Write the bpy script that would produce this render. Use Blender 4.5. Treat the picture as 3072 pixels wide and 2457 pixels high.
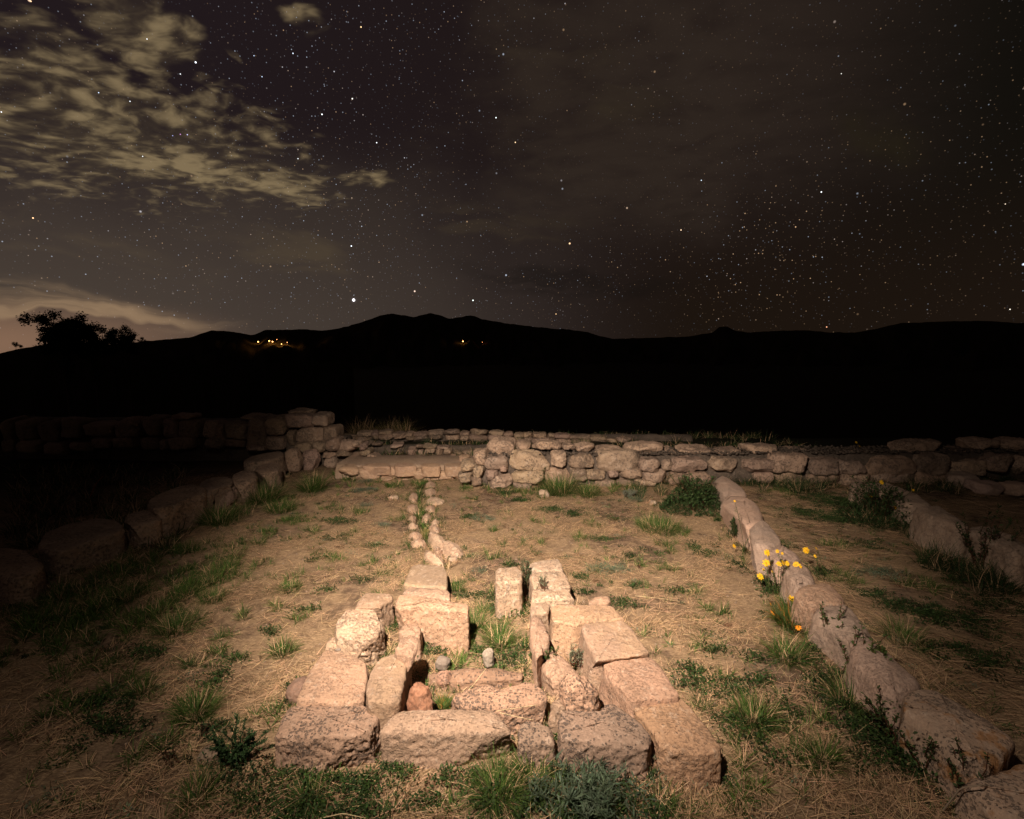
import bpy, math, random
import numpy as np
from mathutils import Vector, Matrix, Euler

random.seed(7)
rng = np.random.default_rng(7)
R = math.radians
for o in list(bpy.data.objects):
    bpy.data.objects.remove(o)
sc = bpy.context.scene

# ------------------------------------------------------------------ camera
F = 1500.0            # focal length in photo pixels (3072 wide)
PITCH = R(6.8)
CAMZ = 1.5
SP, CP = math.sin(PITCH), math.cos(PITCH)
cam = bpy.data.cameras.new("camera")
cam.sensor_width = 36.0
cam.lens = 36.0 * F / 3072.0
cam.clip_start = 0.02
cam.clip_end = 30000
camo = bpy.data.objects.new("camera", cam)
camo.location = (0, 0, CAMZ)
camo.rotation_euler = (R(90) - PITCH, 0, 0)
sc.collection.objects.link(camo)
sc.camera = camo

def ray(px, py):
    X = (px - 1536.0) / F
    Y = -(py - 1228.5) / F
    return np.array([X, CP + Y * SP, -SP + Y * CP])

def G(px, py, z=0.0):
    """point at height z seen at photo pixel px,py"""
    d = ray(px, py)
    t = (z - CAMZ) / d[2]
    return np.array([d[0] * t, d[1] * t, z])

def D(px, py, Y):
    """point at forward distance Y seen at photo pixel px,py"""
    d = ray(px, py)
    t = Y / d[1]
    return np.array([d[0] * t, Y, CAMZ + d[2] * t])

def azel(px, py):
    d = ray(px, py)
    d = d / np.linalg.norm(d)
    return math.atan2(d[0], d[1]), math.asin(d[2])

# ------------------------------------------------------------------ render settings
sc.render.engine = 'CYCLES'
sc.cycles.max_bounces = 4
sc.cycles.diffuse_bounces = 2
sc.cycles.use_denoising = True
sc.view_settings.view_transform = 'Standard'
sc.view_settings.look = 'None'
sc.view_settings.exposure = 0.0
sc.view_settings.gamma = 1.0

# ------------------------------------------------------------------ node helpers
class NT:
    def __init__(s, tree):
        s.t = tree
        s.n = tree.nodes
    def new(s, typ, **kw):
        n = s.n.new(typ)
        for k, v in kw.items():
            setattr(n, k, v)
        return n
    def put(s, sock, v):
        if isinstance(v, bpy.types.NodeSocket):
            s.t.links.new(v, sock)
        elif v is not None:
            try:
                sock.default_value = v
            except Exception:
                sock.default_value = tuple(v)
    def math(s, op, a, b=None, c=None, clamp=False):
        n = s.new('ShaderNodeMath', operation=op)
        n.use_clamp = clamp
        s.put(n.inputs[0], a)
        if b is not None: s.put(n.inputs[1], b)
        if c is not None: s.put(n.inputs[2], c)
        return n.outputs[0]
    def vmath(s, op, a, b=None, out=0):
        n = s.new('ShaderNodeVectorMath', operation=op)
        s.put(n.inputs[0], a)
        if b is not None: s.put(n.inputs[1], b)
        return n.outputs[out]
    def scale(s, a, f):
        n = s.new('ShaderNodeVectorMath', operation='SCALE')
        s.put(n.inputs[0], a)
        s.put(n.inputs['Scale'], f)
        return n.outputs[0]
    def mix(s, fac, a, b, mode='MIX', clamp=False):
        n = s.new('ShaderNodeMix', data_type='RGBA', blend_type=mode)
        n.clamp_result = clamp
        s.put(n.inputs[0], fac)
        s.put(n.inputs[6], a if isinstance(a, bpy.types.NodeSocket) else (*a, 1)[:4])
        s.put(n.inputs[7], b if isinstance(b, bpy.types.NodeSocket) else (*b, 1)[:4])
        return n.outputs[2]
    def ss(s, v, lo, hi, a=0.0, b=1.0):
        n = s.new('ShaderNodeMapRange', interpolation_type='SMOOTHSTEP')
        s.put(n.inputs[0], v)
        for i, x in enumerate((lo, hi, a, b)):
            s.put(n.inputs[1 + i], x)
        return n.outputs[0]
    def noise(s, vec, scale, detail=4, rough=0.5, dist=0.0, col=False):
        n = s.new('ShaderNodeTexNoise')
        s.put(n.inputs['Vector'], vec)
        n.inputs['Scale'].default_value = scale
        n.inputs['Detail'].default_value = detail
        n.inputs['Roughness'].default_value = rough
        n.inputs['Distortion'].default_value = dist
        return n.outputs[1 if col else 0]
    def voronoi(s, vec, scale, feature='F1', rand=1.0):
        n = s.new('ShaderNodeTexVoronoi', feature=feature)
        s.put(n.inputs['Vector'], vec)
        n.inputs['Scale'].default_value = scale
        n.inputs['Randomness'].default_value = rand
        return n

# ------------------------------------------------------------------ night sky (world)
def lin(r, g, b):
    f = lambda c: (c / 255 / 12.92) if c <= 10 else (((c / 255) + 0.055) / 1.055) ** 2.4
    return (f(r), f(g), f(b))

world = bpy.data.worlds.new("World")
sc.world = world
world.use_nodes = True
w = NT(world.node_tree)
w.n.clear()
tc = w.new('ShaderNodeTexCoord')
dirv = w.vmath('NORMALIZE', tc.outputs['Generated'])
sep = w.new('ShaderNodeSeparateXYZ'); w.put(sep.inputs[0], dirv)
dx, dy, dz = sep.outputs
az = w.math('ARCTAN2', dx, dy)
el = w.math('ARCSINE', dz)
cmb = w.new('ShaderNodeCombineXYZ'); w.put(cmb.inputs[0], az); w.put(cmb.inputs[1], el)
P2 = cmb.outputs[0]
# cloud layer coordinates (a flat layer seen in perspective)
den = w.math('ADD', w.math('MAXIMUM', dz, 0.0), 0.10)
cpl = w.new('ShaderNodeCombineXYZ')
w.put(cpl.inputs[0], w.math('DIVIDE', dx, den)); w.put(cpl.inputs[1], w.math('DIVIDE', dy, den))
PL = cpl.outputs[0]
warp = w.noise(PL, 1.3, 3, 0.55, col=True)
PLw = w.vmath('ADD', PL, w.scale(w.vmath('SUBTRACT', warp, (0.5, 0.5, 0.5)), 0.35))
rotm = w.new('ShaderNodeMapping'); w.put(rotm.inputs[0], PLw)
rotm.inputs['Rotation'].default_value = (0, 0, R(38)); rotm.inputs['Scale'].default_value = (1.0, 1.35, 1.0)
ncl = w.math('ADD', w.math('MULTIPLY', w.noise(rotm.outputs[0], 3.0, 4, 0.5, 0.25), 0.52), w.math('MULTIPLY', w.noise(rotm.outputs[0], 11.5, 3, 0.5, 0.3), 0.48))
warp2 = w.noise(P2, 5.0, 4, 0.6, col=True)
P2w = w.vmath('ADD', P2, w.scale(w.vmath('SUBTRACT', warp2, (0.5, 0.5, 0.5)), 0.10))

def ell(c, a, b, p=None, lo=0.35, hi=1.15):
    """soft ellipse: centre, long-axis end, short-axis end in photo pixels -> mask 1..0"""
    c0 = np.array(azel(*c)); A = np.array(azel(*a)) - c0; B = np.array(azel(*b)) - c0
    M = np.linalg.inv(np.array([A, B]).T)
    q = w.vmath('SUBTRACT', p if p is not None else P2w, (c0[0], c0[1], 0))
    u = w.vmath('DOT_PRODUCT', q, (M[0, 0], M[0, 1], 0), out=1)
    v = w.vmath('DOT_PRODUCT', q, (M[1, 0], M[1, 1], 0), out=1)
    r = w.math('SQRT', w.math('ADD', w.math('MULTIPLY', u, u), w.math('MULTIPLY', v, v)))
    return w.ss(r, lo, hi, 1.0, 0.0)
def mx(*a):
    r = a[0]
    for x in a[1:]:
        r = w.math('MAXIMUM', r, x)
    return r
mul = lambda a, b: w.math('MULTIPLY', a, b)
# base gradient
left = w.ss(az, R(-48), R(25), 1.0, 0.0)
low = w.ss(el, R(1), R(21), 1.0, 0.0)
base = w.mix(left, lin(30, 22, 20), lin(33, 25, 28))
base = w.mix(mul(left, low), base, lin(72, 62, 55))
base = w.mix(w.ss(az, R(18), R(48), 0, 1), base, lin(16, 14, 10))
# faint thin veil over the right and centre
veil = w.noise(P2w, 3.2, 4, 0.5, 0.0)
base = w.mix(mul(w.ss(az, R(2), R(22)), w.ss(el, R(2), R(20), 1.0, 0.0)), base, lin(28, 20, 14))
edge = w.math('ADD', az, w.math('MULTIPLY', w.math('SUBTRACT', veil, 0.5), 1.3))
puff = w.noise(rotm.outputs[0], 6.0, 4, 0.55, 0.2)
edge = w.math('ADD', edge, w.math('MULTIPLY', w.math('SUBTRACT', puff, 0.5), 0.35))
rv = mul(w.ss(edge, R(-12), R(14)), w.ss(az, R(17), R(46), 1.0, 0.0))
rv = mul(rv, w.ss(w.math('ADD', el, w.math('MULTIPLY', w.math('SUBTRACT', veil, 0.5), 0.35)), R(8), R(19)))
base = w.mix(mul(rv, w.ss(puff, 0.25, 0.62, 0.62, 1.0)), base, lin(46, 37, 31))
thinband = mul(w.ss(az, R(-30), R(22), 1.0, 0.0), mul(w.ss(el, R(15), R(23), 1.0, 0.0), w.ss(veil, 0.3, 0.62, 0.2, 1.0)))
base = w.mix(mul(thinband, 0.32), base, lin(74, 64, 55))
gv = mul(ell((2620, 420), (2820, 470), (2620, 320), lo=0.0), w.ss(veil, 0.35, 0.7))
base = w.mix(mul(gv, 0.8), base, lin(44, 38, 20))
# horizon glow at the left
glow = ell((-80, 1030), (760, 1020), (-80, 870), lo=0.0, hi=1.15, p=P2)
base = w.mix(mul(glow, 0.85), base, lin(138, 106, 84))
# clouds
m_main = mx(ell((330, 380), (1180, 600), (450, 110), lo=0.2), mul(ell((820, 545), (1060, 575), (820, 470)), 0.95),
            mul(ell((60, 300), (420, 330), (60, 120)), 0.9),
            mul(ell((230, 230), (560, 420), (330, 90)), 1.0),
            mul(ell((430, 70), (700, 200), (520, -60)), 1.0),
            mul(ell((650, 230), (760, 240), (650, 190)), 0.72),
            mul(ell((700, 130), (750, 160), (690, 100)), 0.72),
            mul(ell((920, 60), (1010, 130), (980, 20)), 0.66),
            mul(ell((1090, 555), (1200, 560), (1090, 515)), 0.9),
            mul(ell((0, 510), (60, 520), (0, 490)), 0.95))
clouds = w.ss(w.math('ADD', ncl, mul(m_main, 0.32)), 0.62, 0.89)
clouds = mul(clouds, w.ss(m_main, 0.02, 0.35))
cc = w.mix(w.ss(ncl, 0.42, 0.64), lin(70, 59, 46), lin(138, 119, 88))
m_faint = mx(mul(ell((860, 760), (1130, 800), (860, 660)), 0.9), mul(ell((300, 700), (1200, 760), (300, 560)), 0.6),
             mul(ell((1500, 680), (1900, 720), (1500, 600)), 0.7), mul(ell((1750, 250), (2200, 300), (1750, 60)), 0.5))
strm = w.new('ShaderNodeMapping'); w.put(strm.inputs[0], P2w)
strm.inputs['Scale'].default_value = (1.0, 4.5, 1.0); strm.inputs['Rotation'].default_value = (0, 0, R(4))
nst = w.noise(strm.outputs[0], 4.2, 6, 0.58, 0.5)
faint = mul(w.ss(w.math('ADD', nst, mul(m_faint, 0.28)), 0.58, 0.95), w.ss(m_faint, 0.0, 0.5))
sky = w.mix(mul(faint, 0.62), base, w.mix(left, lin(44, 36, 26), lin(92, 78, 60)))
dk = mul(ell((1700, 850), (2100, 880), (1700, 800)), w.ss(nst, 0.35, 0.6))
sky = w.mix(mul(dk, 0.5), sky, lin(14, 12, 11))
sky = w.mix(mul(clouds, 0.84), sky, cc)
# low bright streaks at the left horizon
m_low = ell((60, 910), (760, 965), (60, 845), p=P2w, lo=0.3, hi=1.1)
strl = w.new('ShaderNodeMapping'); w.put(strl.inputs[0], P2w)
strl.inputs['Scale'].default_value = (1.0, 9.0, 1.0); strl.inputs['Rotation'].default_value = (0, 0, R(6))
nsl = w.noise(strl.outputs[0], 3.6, 5, 0.5, 0.3)
lows = mul(m_low, w.ss(nsl, 0.42, 0.66))
sky = w.mix(mul(lows, 0.75), sky, lin(158, 130, 100))
# stars
hide = w.math('SUBTRACT', 1.0, mul(clouds, 0.55))
fog = w.ss(el, R(1), R(9), 0.35, 1.0)
def stars(scale, rad, gain, warm):
    v = w.voronoi(dirv, scale)
    d = w.ss(v.outputs['Distance'], rad * 0.25, rad, 1.0, 0.0)
    s2 = w.new('ShaderNodeSeparateColor'); w.put(s2.inputs[0], v.outputs['Color'])
    br = w.math('MULTIPLY_ADD', w.math('POWER', s2.outputs[0], 4.0), gain, gain * 0.10)
    tint = w.mix(w.ss(w.math('ADD', s2.outputs[1], warm), 0.25, 0.75), (1.0, 0.62, 0.34), (0.72, 0.82, 1.0))
    return w.scale(tint, mul(d, br))
warmr = w.ss(az, R(-20), R(25), 0.12, -0.16)
pop = w.math('MULTIPLY_ADD', w.ss(w.noise(dirv, 2.6, 2, 0.5), 0.35, 0.65), 0.8, 0.35)
thin = w.math('MULTIPLY', w.math('SUBTRACT', 1.0, mul(rv, 0.8)), w.math('MULTIPLY_ADD', ell((2400, 780), (3300, 800), (2400, 330), lo=0.0), 0.35, 0.8))
st = w.vmath('ADD', stars(85.0, 0.105, 1.1, warmr), stars(190.0, 0.200, 0.62, warmr))
st = w.vmath('ADD', w.scale(st, mul(pop, thin)), stars(27.0, 0.060, 2.2, warmr))
st = w.scale(st, mul(mul(hide, fog), w.ss(dz, -0.01, 0.0)))
# the brightest individual stars and planets, by direction
BR = [((587, 187), 3.6, 4.0, (0.8, 0.87, 1)), ((1061, 900), 5.4, 6.0, (1, 0.96, 1)), ((99, 654), 3.2, 3.0, (1, 0.6, 0.3)),
      ((1054, 738), 2.6, 3.0, (0.85, 0.92, 1)), ((1419, 901), 2.8, 2.5, (0.9, 1, 0.95)), ((1083, 81), 2.8, 2.5, (1, 0.7, 0.35)),
      ((1057, 296), 2.8, 2.5, (1, 0.95, 0.85)), ((966, 343), 2.8, 3.0, (0.9, 0.95, 1)), ((541, 222), 2.4, 2.0, (0.9, 0.95, 1)),
      ((879, 160), 2.6, 2.2, (0.75, 0.85, 1)), ((441, 117), 2.4, 2.2, (0.9, 0.95, 1)), ((390, 304), 2.4, 2.0, (0.85, 0.92, 1)),
      ((296, 278), 2.4, 2.0, (0.6, 0.75, 1)), ((1488, 353), 2.6, 2.5, (0.9, 1, 1)), ((1546, 427), 2.4, 2.2, (1, 0.7, 0.4)),
      ((2464, 576), 2.8, 2.5, (0.95, 0.98, 1)), ((2043, 690), 2.4, 2.2, (1, 0.7, 0.45)), ((2480, 981), 2.4, 2.2, (1, 0.45, 0.25)),
      ((3030, 928), 2.6, 2.2, (1, 0.9, 0.75)), ((2104, 541), 2.2, 1.8, (0.7, 0.85, 1)), ((3016, 612), 2.2, 1.8, (1, 0.8, 0.6)),
      ((1130, 428), 2.4, 2.4, (0.9, 0.95, 1)), ((786, 230), 2.2, 1.8, (0.6, 0.75, 1)), ((762, 167), 2.2, 1.6, (0.6, 0.75, 1)),
      ((4, 336), 2.6, 2.4, (0.9, 0.95, 1)), ((93, 4), 2.6, 2.0, (1, 0.65, 0.35)), ((894, 476), 2.2, 1.8, (0.9, 0.95, 1)),
      ((2524, 221), 2.2, 1.4, (1, 0.98, 0.9)), ((428, 469), 2.2, 1.8, (0.9, 0.95, 1)), ((562, 404), 2.4, 1.6, (0.6, 0.6, 1)),
      ((541, 403), 2.6, 1.0, (0.8, 0.35, 0.8)), ((518, 407), 2.2, 1.2, (0.45, 0.5, 1)), ((1668, 942), 2.2, 1.6, (1, 0.62, 0.3))]
for (p, rp, gain, col) in BR:
    dd = ray(*p); n0 = np.linalg.norm(dd); dd = dd / n0
    dist = w.vmath('DISTANCE', dirv, tuple(dd), out=1)
    rr = rp * 0.70 / F / (n0 ** 1.5)
    core = w.ss(dist, rr * 0.4, rr * 1.3, gain, 0.0)
    st = w.vmath('ADD', st, w.scale(tuple(col), core))
# soft halo of the bright planet
dd = ray(1061, 900); dd = dd / np.linalg.norm(dd)
halo = w.ss(w.vmath('DISTANCE', dirv, tuple(dd), out=1), 0.0, 15 / F, 0.22, 0.0)
st = w.vmath('ADD', st, w.scale((1, 0.9, 0.95), mul(halo, halo)))
fin = w.vmath('ADD', sky, st)
bg = w.new('ShaderNodeBackground'); w.put(bg.inputs[0], fin); bg.inputs[1].default_value = 1.0
wo = w.new('ShaderNodeOutputWorld'); w.put(wo.inputs[0], bg.outputs[0])
world.cycles.sampling_method = 'MANUAL'
world.cycles.sample_map_resolution = 512

# ------------------------------------------------------------------ the flashlight used to paint the scene
def lamp(name, loc, aim, energy, size, blend, color, radius, sx=1.0):
    l = bpy.data.lights.new(name, 'SPOT')
    l.energy = energy; l.spot_size = R(size); l.spot_blend = blend
    l.color = color; l.shadow_soft_size = radius
    o = bpy.data.objects.new(name, l)
    o.location = loc
    d = Vector(aim) - Vector(loc)
    o.rotation_euler = d.to_track_quat('-Z', 'Y').to_euler()
    o.scale = (sx, 1, 1)
    sc.collection.objects.link(o)
    return o
LC = (1.0, 0.85, 0.70)
lamp("flashlight", (-0.62, 0.15, 2.85), (0.18, 4.15, 0.0), 2500, 68, 1.0, LC, 0.035)
lamp("flashlight_spill", (-0.62, 0.15, 2.85), (0.9, 3.0, 0.0), 235, 118, 1.0, LC, 0.035)

# ------------------------------------------------------------------ numpy noise
_perm = np.random.default_rng(3).permutation(256)
_perm = np.concatenate([_perm, _perm, _perm])
_grad = np.random.default_rng(4).normal(size=(256, 3)); _grad /= np.linalg.norm(_grad, axis=1)[:, None]
def pn(p):
    p = np.asarray(p, float)
    i = np.floor(p).astype(int); f = p - i
    u = f * f * f * (f * (f * 6 - 15) + 10)
    i &= 255
    out = 0
    for a in (0, 1):
        for b in (0, 1):
            for c in (0, 1):
                h = _perm[_perm[_perm[(i[:, 0] + a) & 255] + ((i[:, 1] + b) & 255)] + ((i[:, 2] + c) & 255)]
                g = _grad[h]
                d = g[:, 0] * (f[:, 0] - a) + g[:, 1] * (f[:, 1] - b) + g[:, 2] * (f[:, 2] - c)
                wt = (u[:, 0] if a else 1 - u[:, 0]) * (u[:, 1] if b else 1 - u[:, 1]) * (u[:, 2] if c else 1 - u[:, 2])
                out = out + wt * d
    return out * 1.6
def fbm(p, octv=4, gain=0.5):
    r = 0; a = 1.0; p = np.array(p, float)
    for k in range(octv):
        r = r + a * pn(p + 17.3 * k); p = p * 2.03; a *= gain
    return r

# ------------------------------------------------------------------ mesh helpers
col = sc.collection
def link(name, verts, faces, mat=None, parent=None, origin=None, smooth=True, loops=None, colors=None):
    """verts: world coordinates; origin: world position of the object's origin"""
    verts = np.asarray(verts, float)
    if origin is None:
        origin = np.array([verts[:, 0].mean(), verts[:, 1].mean(), verts[:, 2].min()])
    origin = np.asarray(origin, float)
    me = bpy.data.meshes.new(name)
    v = (verts - origin).astype(np.float32)
    me.vertices.add(len(v)); me.vertices.foreach_set("co", v.ravel())
    faces = np.asarray(faces)
    k = faces.shape[1]
    me.loops.add(faces.size); me.loops.foreach_set("vertex_index", faces.ravel().astype(np.int32))
    me.polygons.add(len(faces)); me.polygons.foreach_set("loop_start", (np.arange(len(faces)) * k).astype(np.int32))
    if smooth:
        me.polygons.foreach_set("use_smooth", np.ones(len(faces), bool))
    me.update(calc_edges=True); me.validate()
    if colors is not None:
        at = me.color_attributes.new("Col", 'FLOAT_COLOR', 'POINT')
        c4 = np.ones((len(v), 4), np.float32); c4[:, :3] = colors
        at.data.foreach_set("color", c4.ravel())
    if mat: me.materials.append(mat)
    o = bpy.data.objects.new(name, me)
    col.objects.link(o)
    if parent is not None:
        o.parent = parent
        o.location = origin - np.array(parent['_w'])
    else:
        o.location = origin
    o['_w'] = tuple(map(float, origin))
    return o
def empty(name, loc):
    o = bpy.data.objects.new(name, None)
    o.location = tuple(map(float, loc)); o['_w'] = tuple(map(float, loc)); o.empty_display_size = 0.1
    col.objects.link(o)
    return o
def tag(o, label=None, cat=None, group=None, kind=None):
    if label: o['label'] = label
    if cat: o['category'] = cat
    if group: o['group'] = group
    if kind: o['kind'] = kind
    return o
def vnormals(v, f):
    if f.shape[1] == 4:
        n = np.cross(v[f[:, 2]] - v[f[:, 0]], v[f[:, 3]] - v[f[:, 1]])
    else:
        n = np.cross(v[f[:, 1]] - v[f[:, 0]], v[f[:, 2]] - v[f[:, 0]])
    out = np.zeros_like(v)
    for k in range(f.shape[1]):
        np.add.at(out, f[:, k], n)
    return out / (np.linalg.norm(out, axis=1)[:, None] + 1e-12)

# ------------------------------------------------------------------ materials
def new_mat(name):
    m = bpy.data.materials.new(name); m.use_nodes = True
    t = NT(m.node_tree); t.n.clear()
    b = t.new('ShaderNodeBsdfPrincipled'); o = t.new('ShaderNodeOutputMaterial')
    t.t.links.new(b.outputs[0], o.inputs[0])
    b.inputs['Specular IOR Level'].default_value = 0.2
    return m, t, b
def stone_mat(name, base, warm, dark=(0.07, 0.055, 0.048), pits=0.5, pale=0.35, bump=0.012, freq=1.0, lichen=0.0):
    m, t, b = new_mat(name)
    geo = t.new('ShaderNodeNewGeometry'); pos = geo.outputs['Position']
    oi = t.new('ShaderNodeObjectInfo')
    n1 = t.noise(pos, 5 * freq, 5, 0.6, 0.4)
    n2 = t.noise(pos, 34 * freq, 6, 0.65)
    n3 = t.noise(pos, 120 * freq, 3, 0.6)
    c = t.mix(t.ss(n1, 0.35, 0.65), base, warm)
    c = t.mix(1.0, c, oi.outputs['Color'], 'MULTIPLY')
    c = t.mix(t.math('MULTIPLY', t.ss(n2, 0.52, 0.70), pale), c, (0.62, 0.50, 0.40))
    c = t.mix(t.math('MULTIPLY', t.ss(n3, 0.35, 0.6), 0.35), c, tuple(x * 0.55 for x in base))
    # dark crustose lichen and pits gathered in patches
    area = t.noise(pos, 7 * freq, 3, 0.6)
    wp = t.vmath('ADD', pos, t.scale(t.noise(pos, 90 * freq, 3, 0.6, col=True), 0.010 / freq))
    vo = t.voronoi(wp, 95 * freq)
    sc2 = t.new('ShaderNodeSeparateColor'); t.put(sc2.inputs[0], vo.outputs['Color'])
    vr = t.math('MULTIPLY', t.ss(t.math('ADD', area, t.math('MULTIPLY', sc2.outputs[0], 0.34)), 0.50, 0.85), 0.62)
    pm = t.ss(t.math('SUBTRACT', vr, vo.outputs['Distance']), -0.04, 0.06)
    pm = t.math('MULTIPLY', pm, t.ss(t.noise(pos, 160 * freq, 2, 0.5), 0.34, 0.5))
    c = t.mix(t.math('MULTIPLY', pm, pits), c, dark)
    if lichen:
        la = t.ss(t.noise(pos, 9, 4, 0.6), 0.55, 0.66)
        c = t.mix(t.math('MULTIPLY', la, lichen), c, (0.30, 0.13, 0.035))
    t.put(b.inputs['Base Color'], c)
    b.inputs['Roughness'].default_value = 0.93
    hgt = t.math('ADD', t.math('MULTIPLY', n2, 0.55), t.math('MULTIPLY', n3, 0.16))
    hgt = t.math('SUBTRACT', hgt, t.math('MULTIPLY', pm, 0.16))
    bp = t.new('ShaderNodeBump'); bp.inputs['Strength'].default_value = 1.0
    bp.inputs['Distance'].default_value = bump * 1.5
    t.put(bp.inputs['Height'], hgt); t.put(b.inputs['Normal'], bp.outputs[0])
    return m
M_pink = stone_mat("pink_tuff", (0.33, 0.220, 0.150), (0.39, 0.258, 0.180), pits=0.22)
M_tan = stone_mat("tan_tuff", (0.34, 0.23, 0.15), (0.31, 0.21, 0.15), pits=0.15)
M_grey = stone_mat("grey_tuff", (0.235, 0.165, 0.125), (0.29, 0.20, 0.15), pits=0.75, pale=0.2)
M_pale = stone_mat("pale_tuff", (0.42, 0.30, 0.21), (0.36, 0.24, 0.165), pits=0.45, pale=0.8)
M_wall = stone_mat("wall_stone", (0.27, 0.185, 0.135), (0.34, 0.235, 0.165), pits=0.55, pale=0.25, bump=0.02, freq=0.6)
M_rim = stone_mat("kerb_stone", (0.38, 0.272, 0.21), (0.42, 0.29, 0.215), pits=0.2, pale=0.2, bump=0.012, lichen=0.0)
M_rimL = stone_mat("lichen_stone", (0.38, 0.275, 0.21), (0.42, 0.29, 0.215), pits=0.65, pale=0.4, lichen=0.75)
M_peb = stone_mat("pebble", (0.19, 0.15, 0.12), (0.22, 0.17, 0.135), pits=0.15, pale=0.1, bump=0.003)
M_red = stone_mat("red_stone", (0.27, 0.12, 0.07), (0.30, 0.15, 0.09), pits=0.2, pale=0.1, bump=0.004)
M_mortar = stone_mat("mortar", (0.12, 0.088, 0.066), (0.09, 0.066, 0.05), pits=0.5, pale=0.15, bump=0.02)

def plant_mat(name, rough=0.7, trans=0.25):
    m, t, b = new_mat(name)
    a = t.new('ShaderNodeAttribute'); a.attribute_name = "Col"
    t.put(b.inputs['Base Color'], a.outputs[0]); b.inputs['Roughness'].default_value = rough
    if trans:
        tr = t.new('ShaderNodeBsdfTranslucent'); t.put(tr.inputs[0], a.outputs[0])
        ms = t.new('ShaderNodeMixShader'); ms.inputs[0].default_value = trans
        t.t.links.new(b.outputs[0], ms.inputs[1]); t.t.links.new(tr.outputs[0], ms.inputs[2])
        o = [n for n in t.n if n.type == 'OUTPUT_MATERIAL'][0]
        t.t.links.new(ms.outputs[0], o.inputs[0])
    return m
M_plant = plant_mat("plant_leaf")
M_straw = plant_mat("dry_straw", 0.8, 0.15)

# ground
def ground_mat():
    m, t, b = new_mat("soil_and_thatch")
    geo = t.new('ShaderNodeNewGeometry'); pos = geo.outputs['Position']
    n1 = t.noise(pos, 1.7, 5, 0.6, 0.3)
    n2 = t.noise(pos, 14, 5, 0.65)
    n3 = t.noise(pos, 90, 4, 0.7)
    mp = t.new('ShaderNodeMapping'); t.put(mp.inputs[0], pos)
    t.put(mp.inputs[0], t.vmath('ADD', pos, t.scale(t.noise(pos, 3, 3, 0.5, col=True), 0.25)))
    mp.inputs['Scale'].default_value = (40, 260, 60); mp.inputs['Rotation'].default_value = (0, 0, R(20))
    fib = t.noise(mp.outputs[0], 1.0, 3, 0.6, 0.6)
    soil = t.mix(t.ss(n2, 0.35, 0.65), (0.115, 0.075, 0.05), (0.235, 0.155, 0.105))
    thatch = t.mix(t.ss(fib, 0.35, 0.68), (0.20, 0.128, 0.075), (0.46, 0.315, 0.19))
    c = t.mix(t.ss(t.math('ADD', n1, t.math('MULTIPLY', n2, 0.4)), 0.52, 0.80), soil, thatch)
    c = t.mix(t.math('MULTIPLY', t.ss(n3, 0.35, 0.65), 0.5), c, t.mix(1.0, c, (0.5, 0.48, 0.45), 'MULTIPLY'))
    # far land: dark scrub, also painted darker with distance to imitate the flashlight's falloff
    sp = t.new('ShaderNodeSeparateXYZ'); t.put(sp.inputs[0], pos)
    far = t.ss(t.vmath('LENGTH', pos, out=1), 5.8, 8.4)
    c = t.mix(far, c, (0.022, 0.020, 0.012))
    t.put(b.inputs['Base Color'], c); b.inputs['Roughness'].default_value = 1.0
    b.inputs['Specular IOR Level'].default_value = 0.05
    hgt = t.math('ADD', t.math('MULTIPLY', n2, 0.5), t.math('ADD', t.math('MULTIPLY', n3, 0.25), t.math('MULTIPLY', fib, 0.3)))
    bp = t.new('ShaderNodeBump'); bp.inputs['Strength'].default_value = 0.8; bp.inputs['Distance'].default_value = 0.02
    t.put(bp.inputs['Height'], hgt); t.put(b.inputs['Normal'], bp.outputs[0])
    return m
_PTH = [tuple(G(a_, b_)[:2]) for a_, b_ in [(1258, 1452), (1262, 1500), (1259, 1545), (1264, 1582), (1282, 1612), (1306, 1645), (1345, 1690)]]
def gh(x, y):
    """ground height"""
    x = np.asarray(x, float); y = np.asarray(y, float)
    p = np.stack([x, y, np.zeros_like(x)], -1).reshape(-1, 3)
    near = (0.018 * pn(p * 1.1 + 5) + 0.010 * pn(p * 4.3 + 9) + 0.004 * pn(p * 15 + 2)).reshape(x.shape)
    rr = np.sqrt(x * x + (y - 3) ** 2)
    fade = np.clip((rr - 9) / 6, 0, 1)
    fall = -np.maximum(0, np.maximum(rr - 9, y - 8.45)) * 0.20
    fall = np.where(fall < -70, -70, fall)
    big = (2.0 * pn(p * 0.02 + 3)).reshape(x.shape) * np.clip((rr - 30) / 60, 0, 1)
    pth = _PTH
    dmin = np.full(x.shape, 9.0)
    for (xa, ya), (xb, yb) in zip(pth[:-1], pth[1:]):
        L2 = (xb - xa) ** 2 + (yb - ya) ** 2
        tt = np.clip(((x - xa) * (xb - xa) + (y - ya) * (yb - ya)) / L2, 0, 1)
        dmin = np.minimum(dmin, np.hypot(x - xa - tt * (xb - xa), y - ya - tt * (yb - ya)))
    near = near - 0.05 * np.exp(-(dmin / .04) ** 2)
    # interior of the hearth and the gate hollow sit a little lower
    hearth = np.exp(-(((x + 0.02) / 0.33) ** 4 + ((y - 2.15) / 0.42) ** 4)) * -0.02
    return near * (1 - fade) + fall + big + hearth
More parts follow.
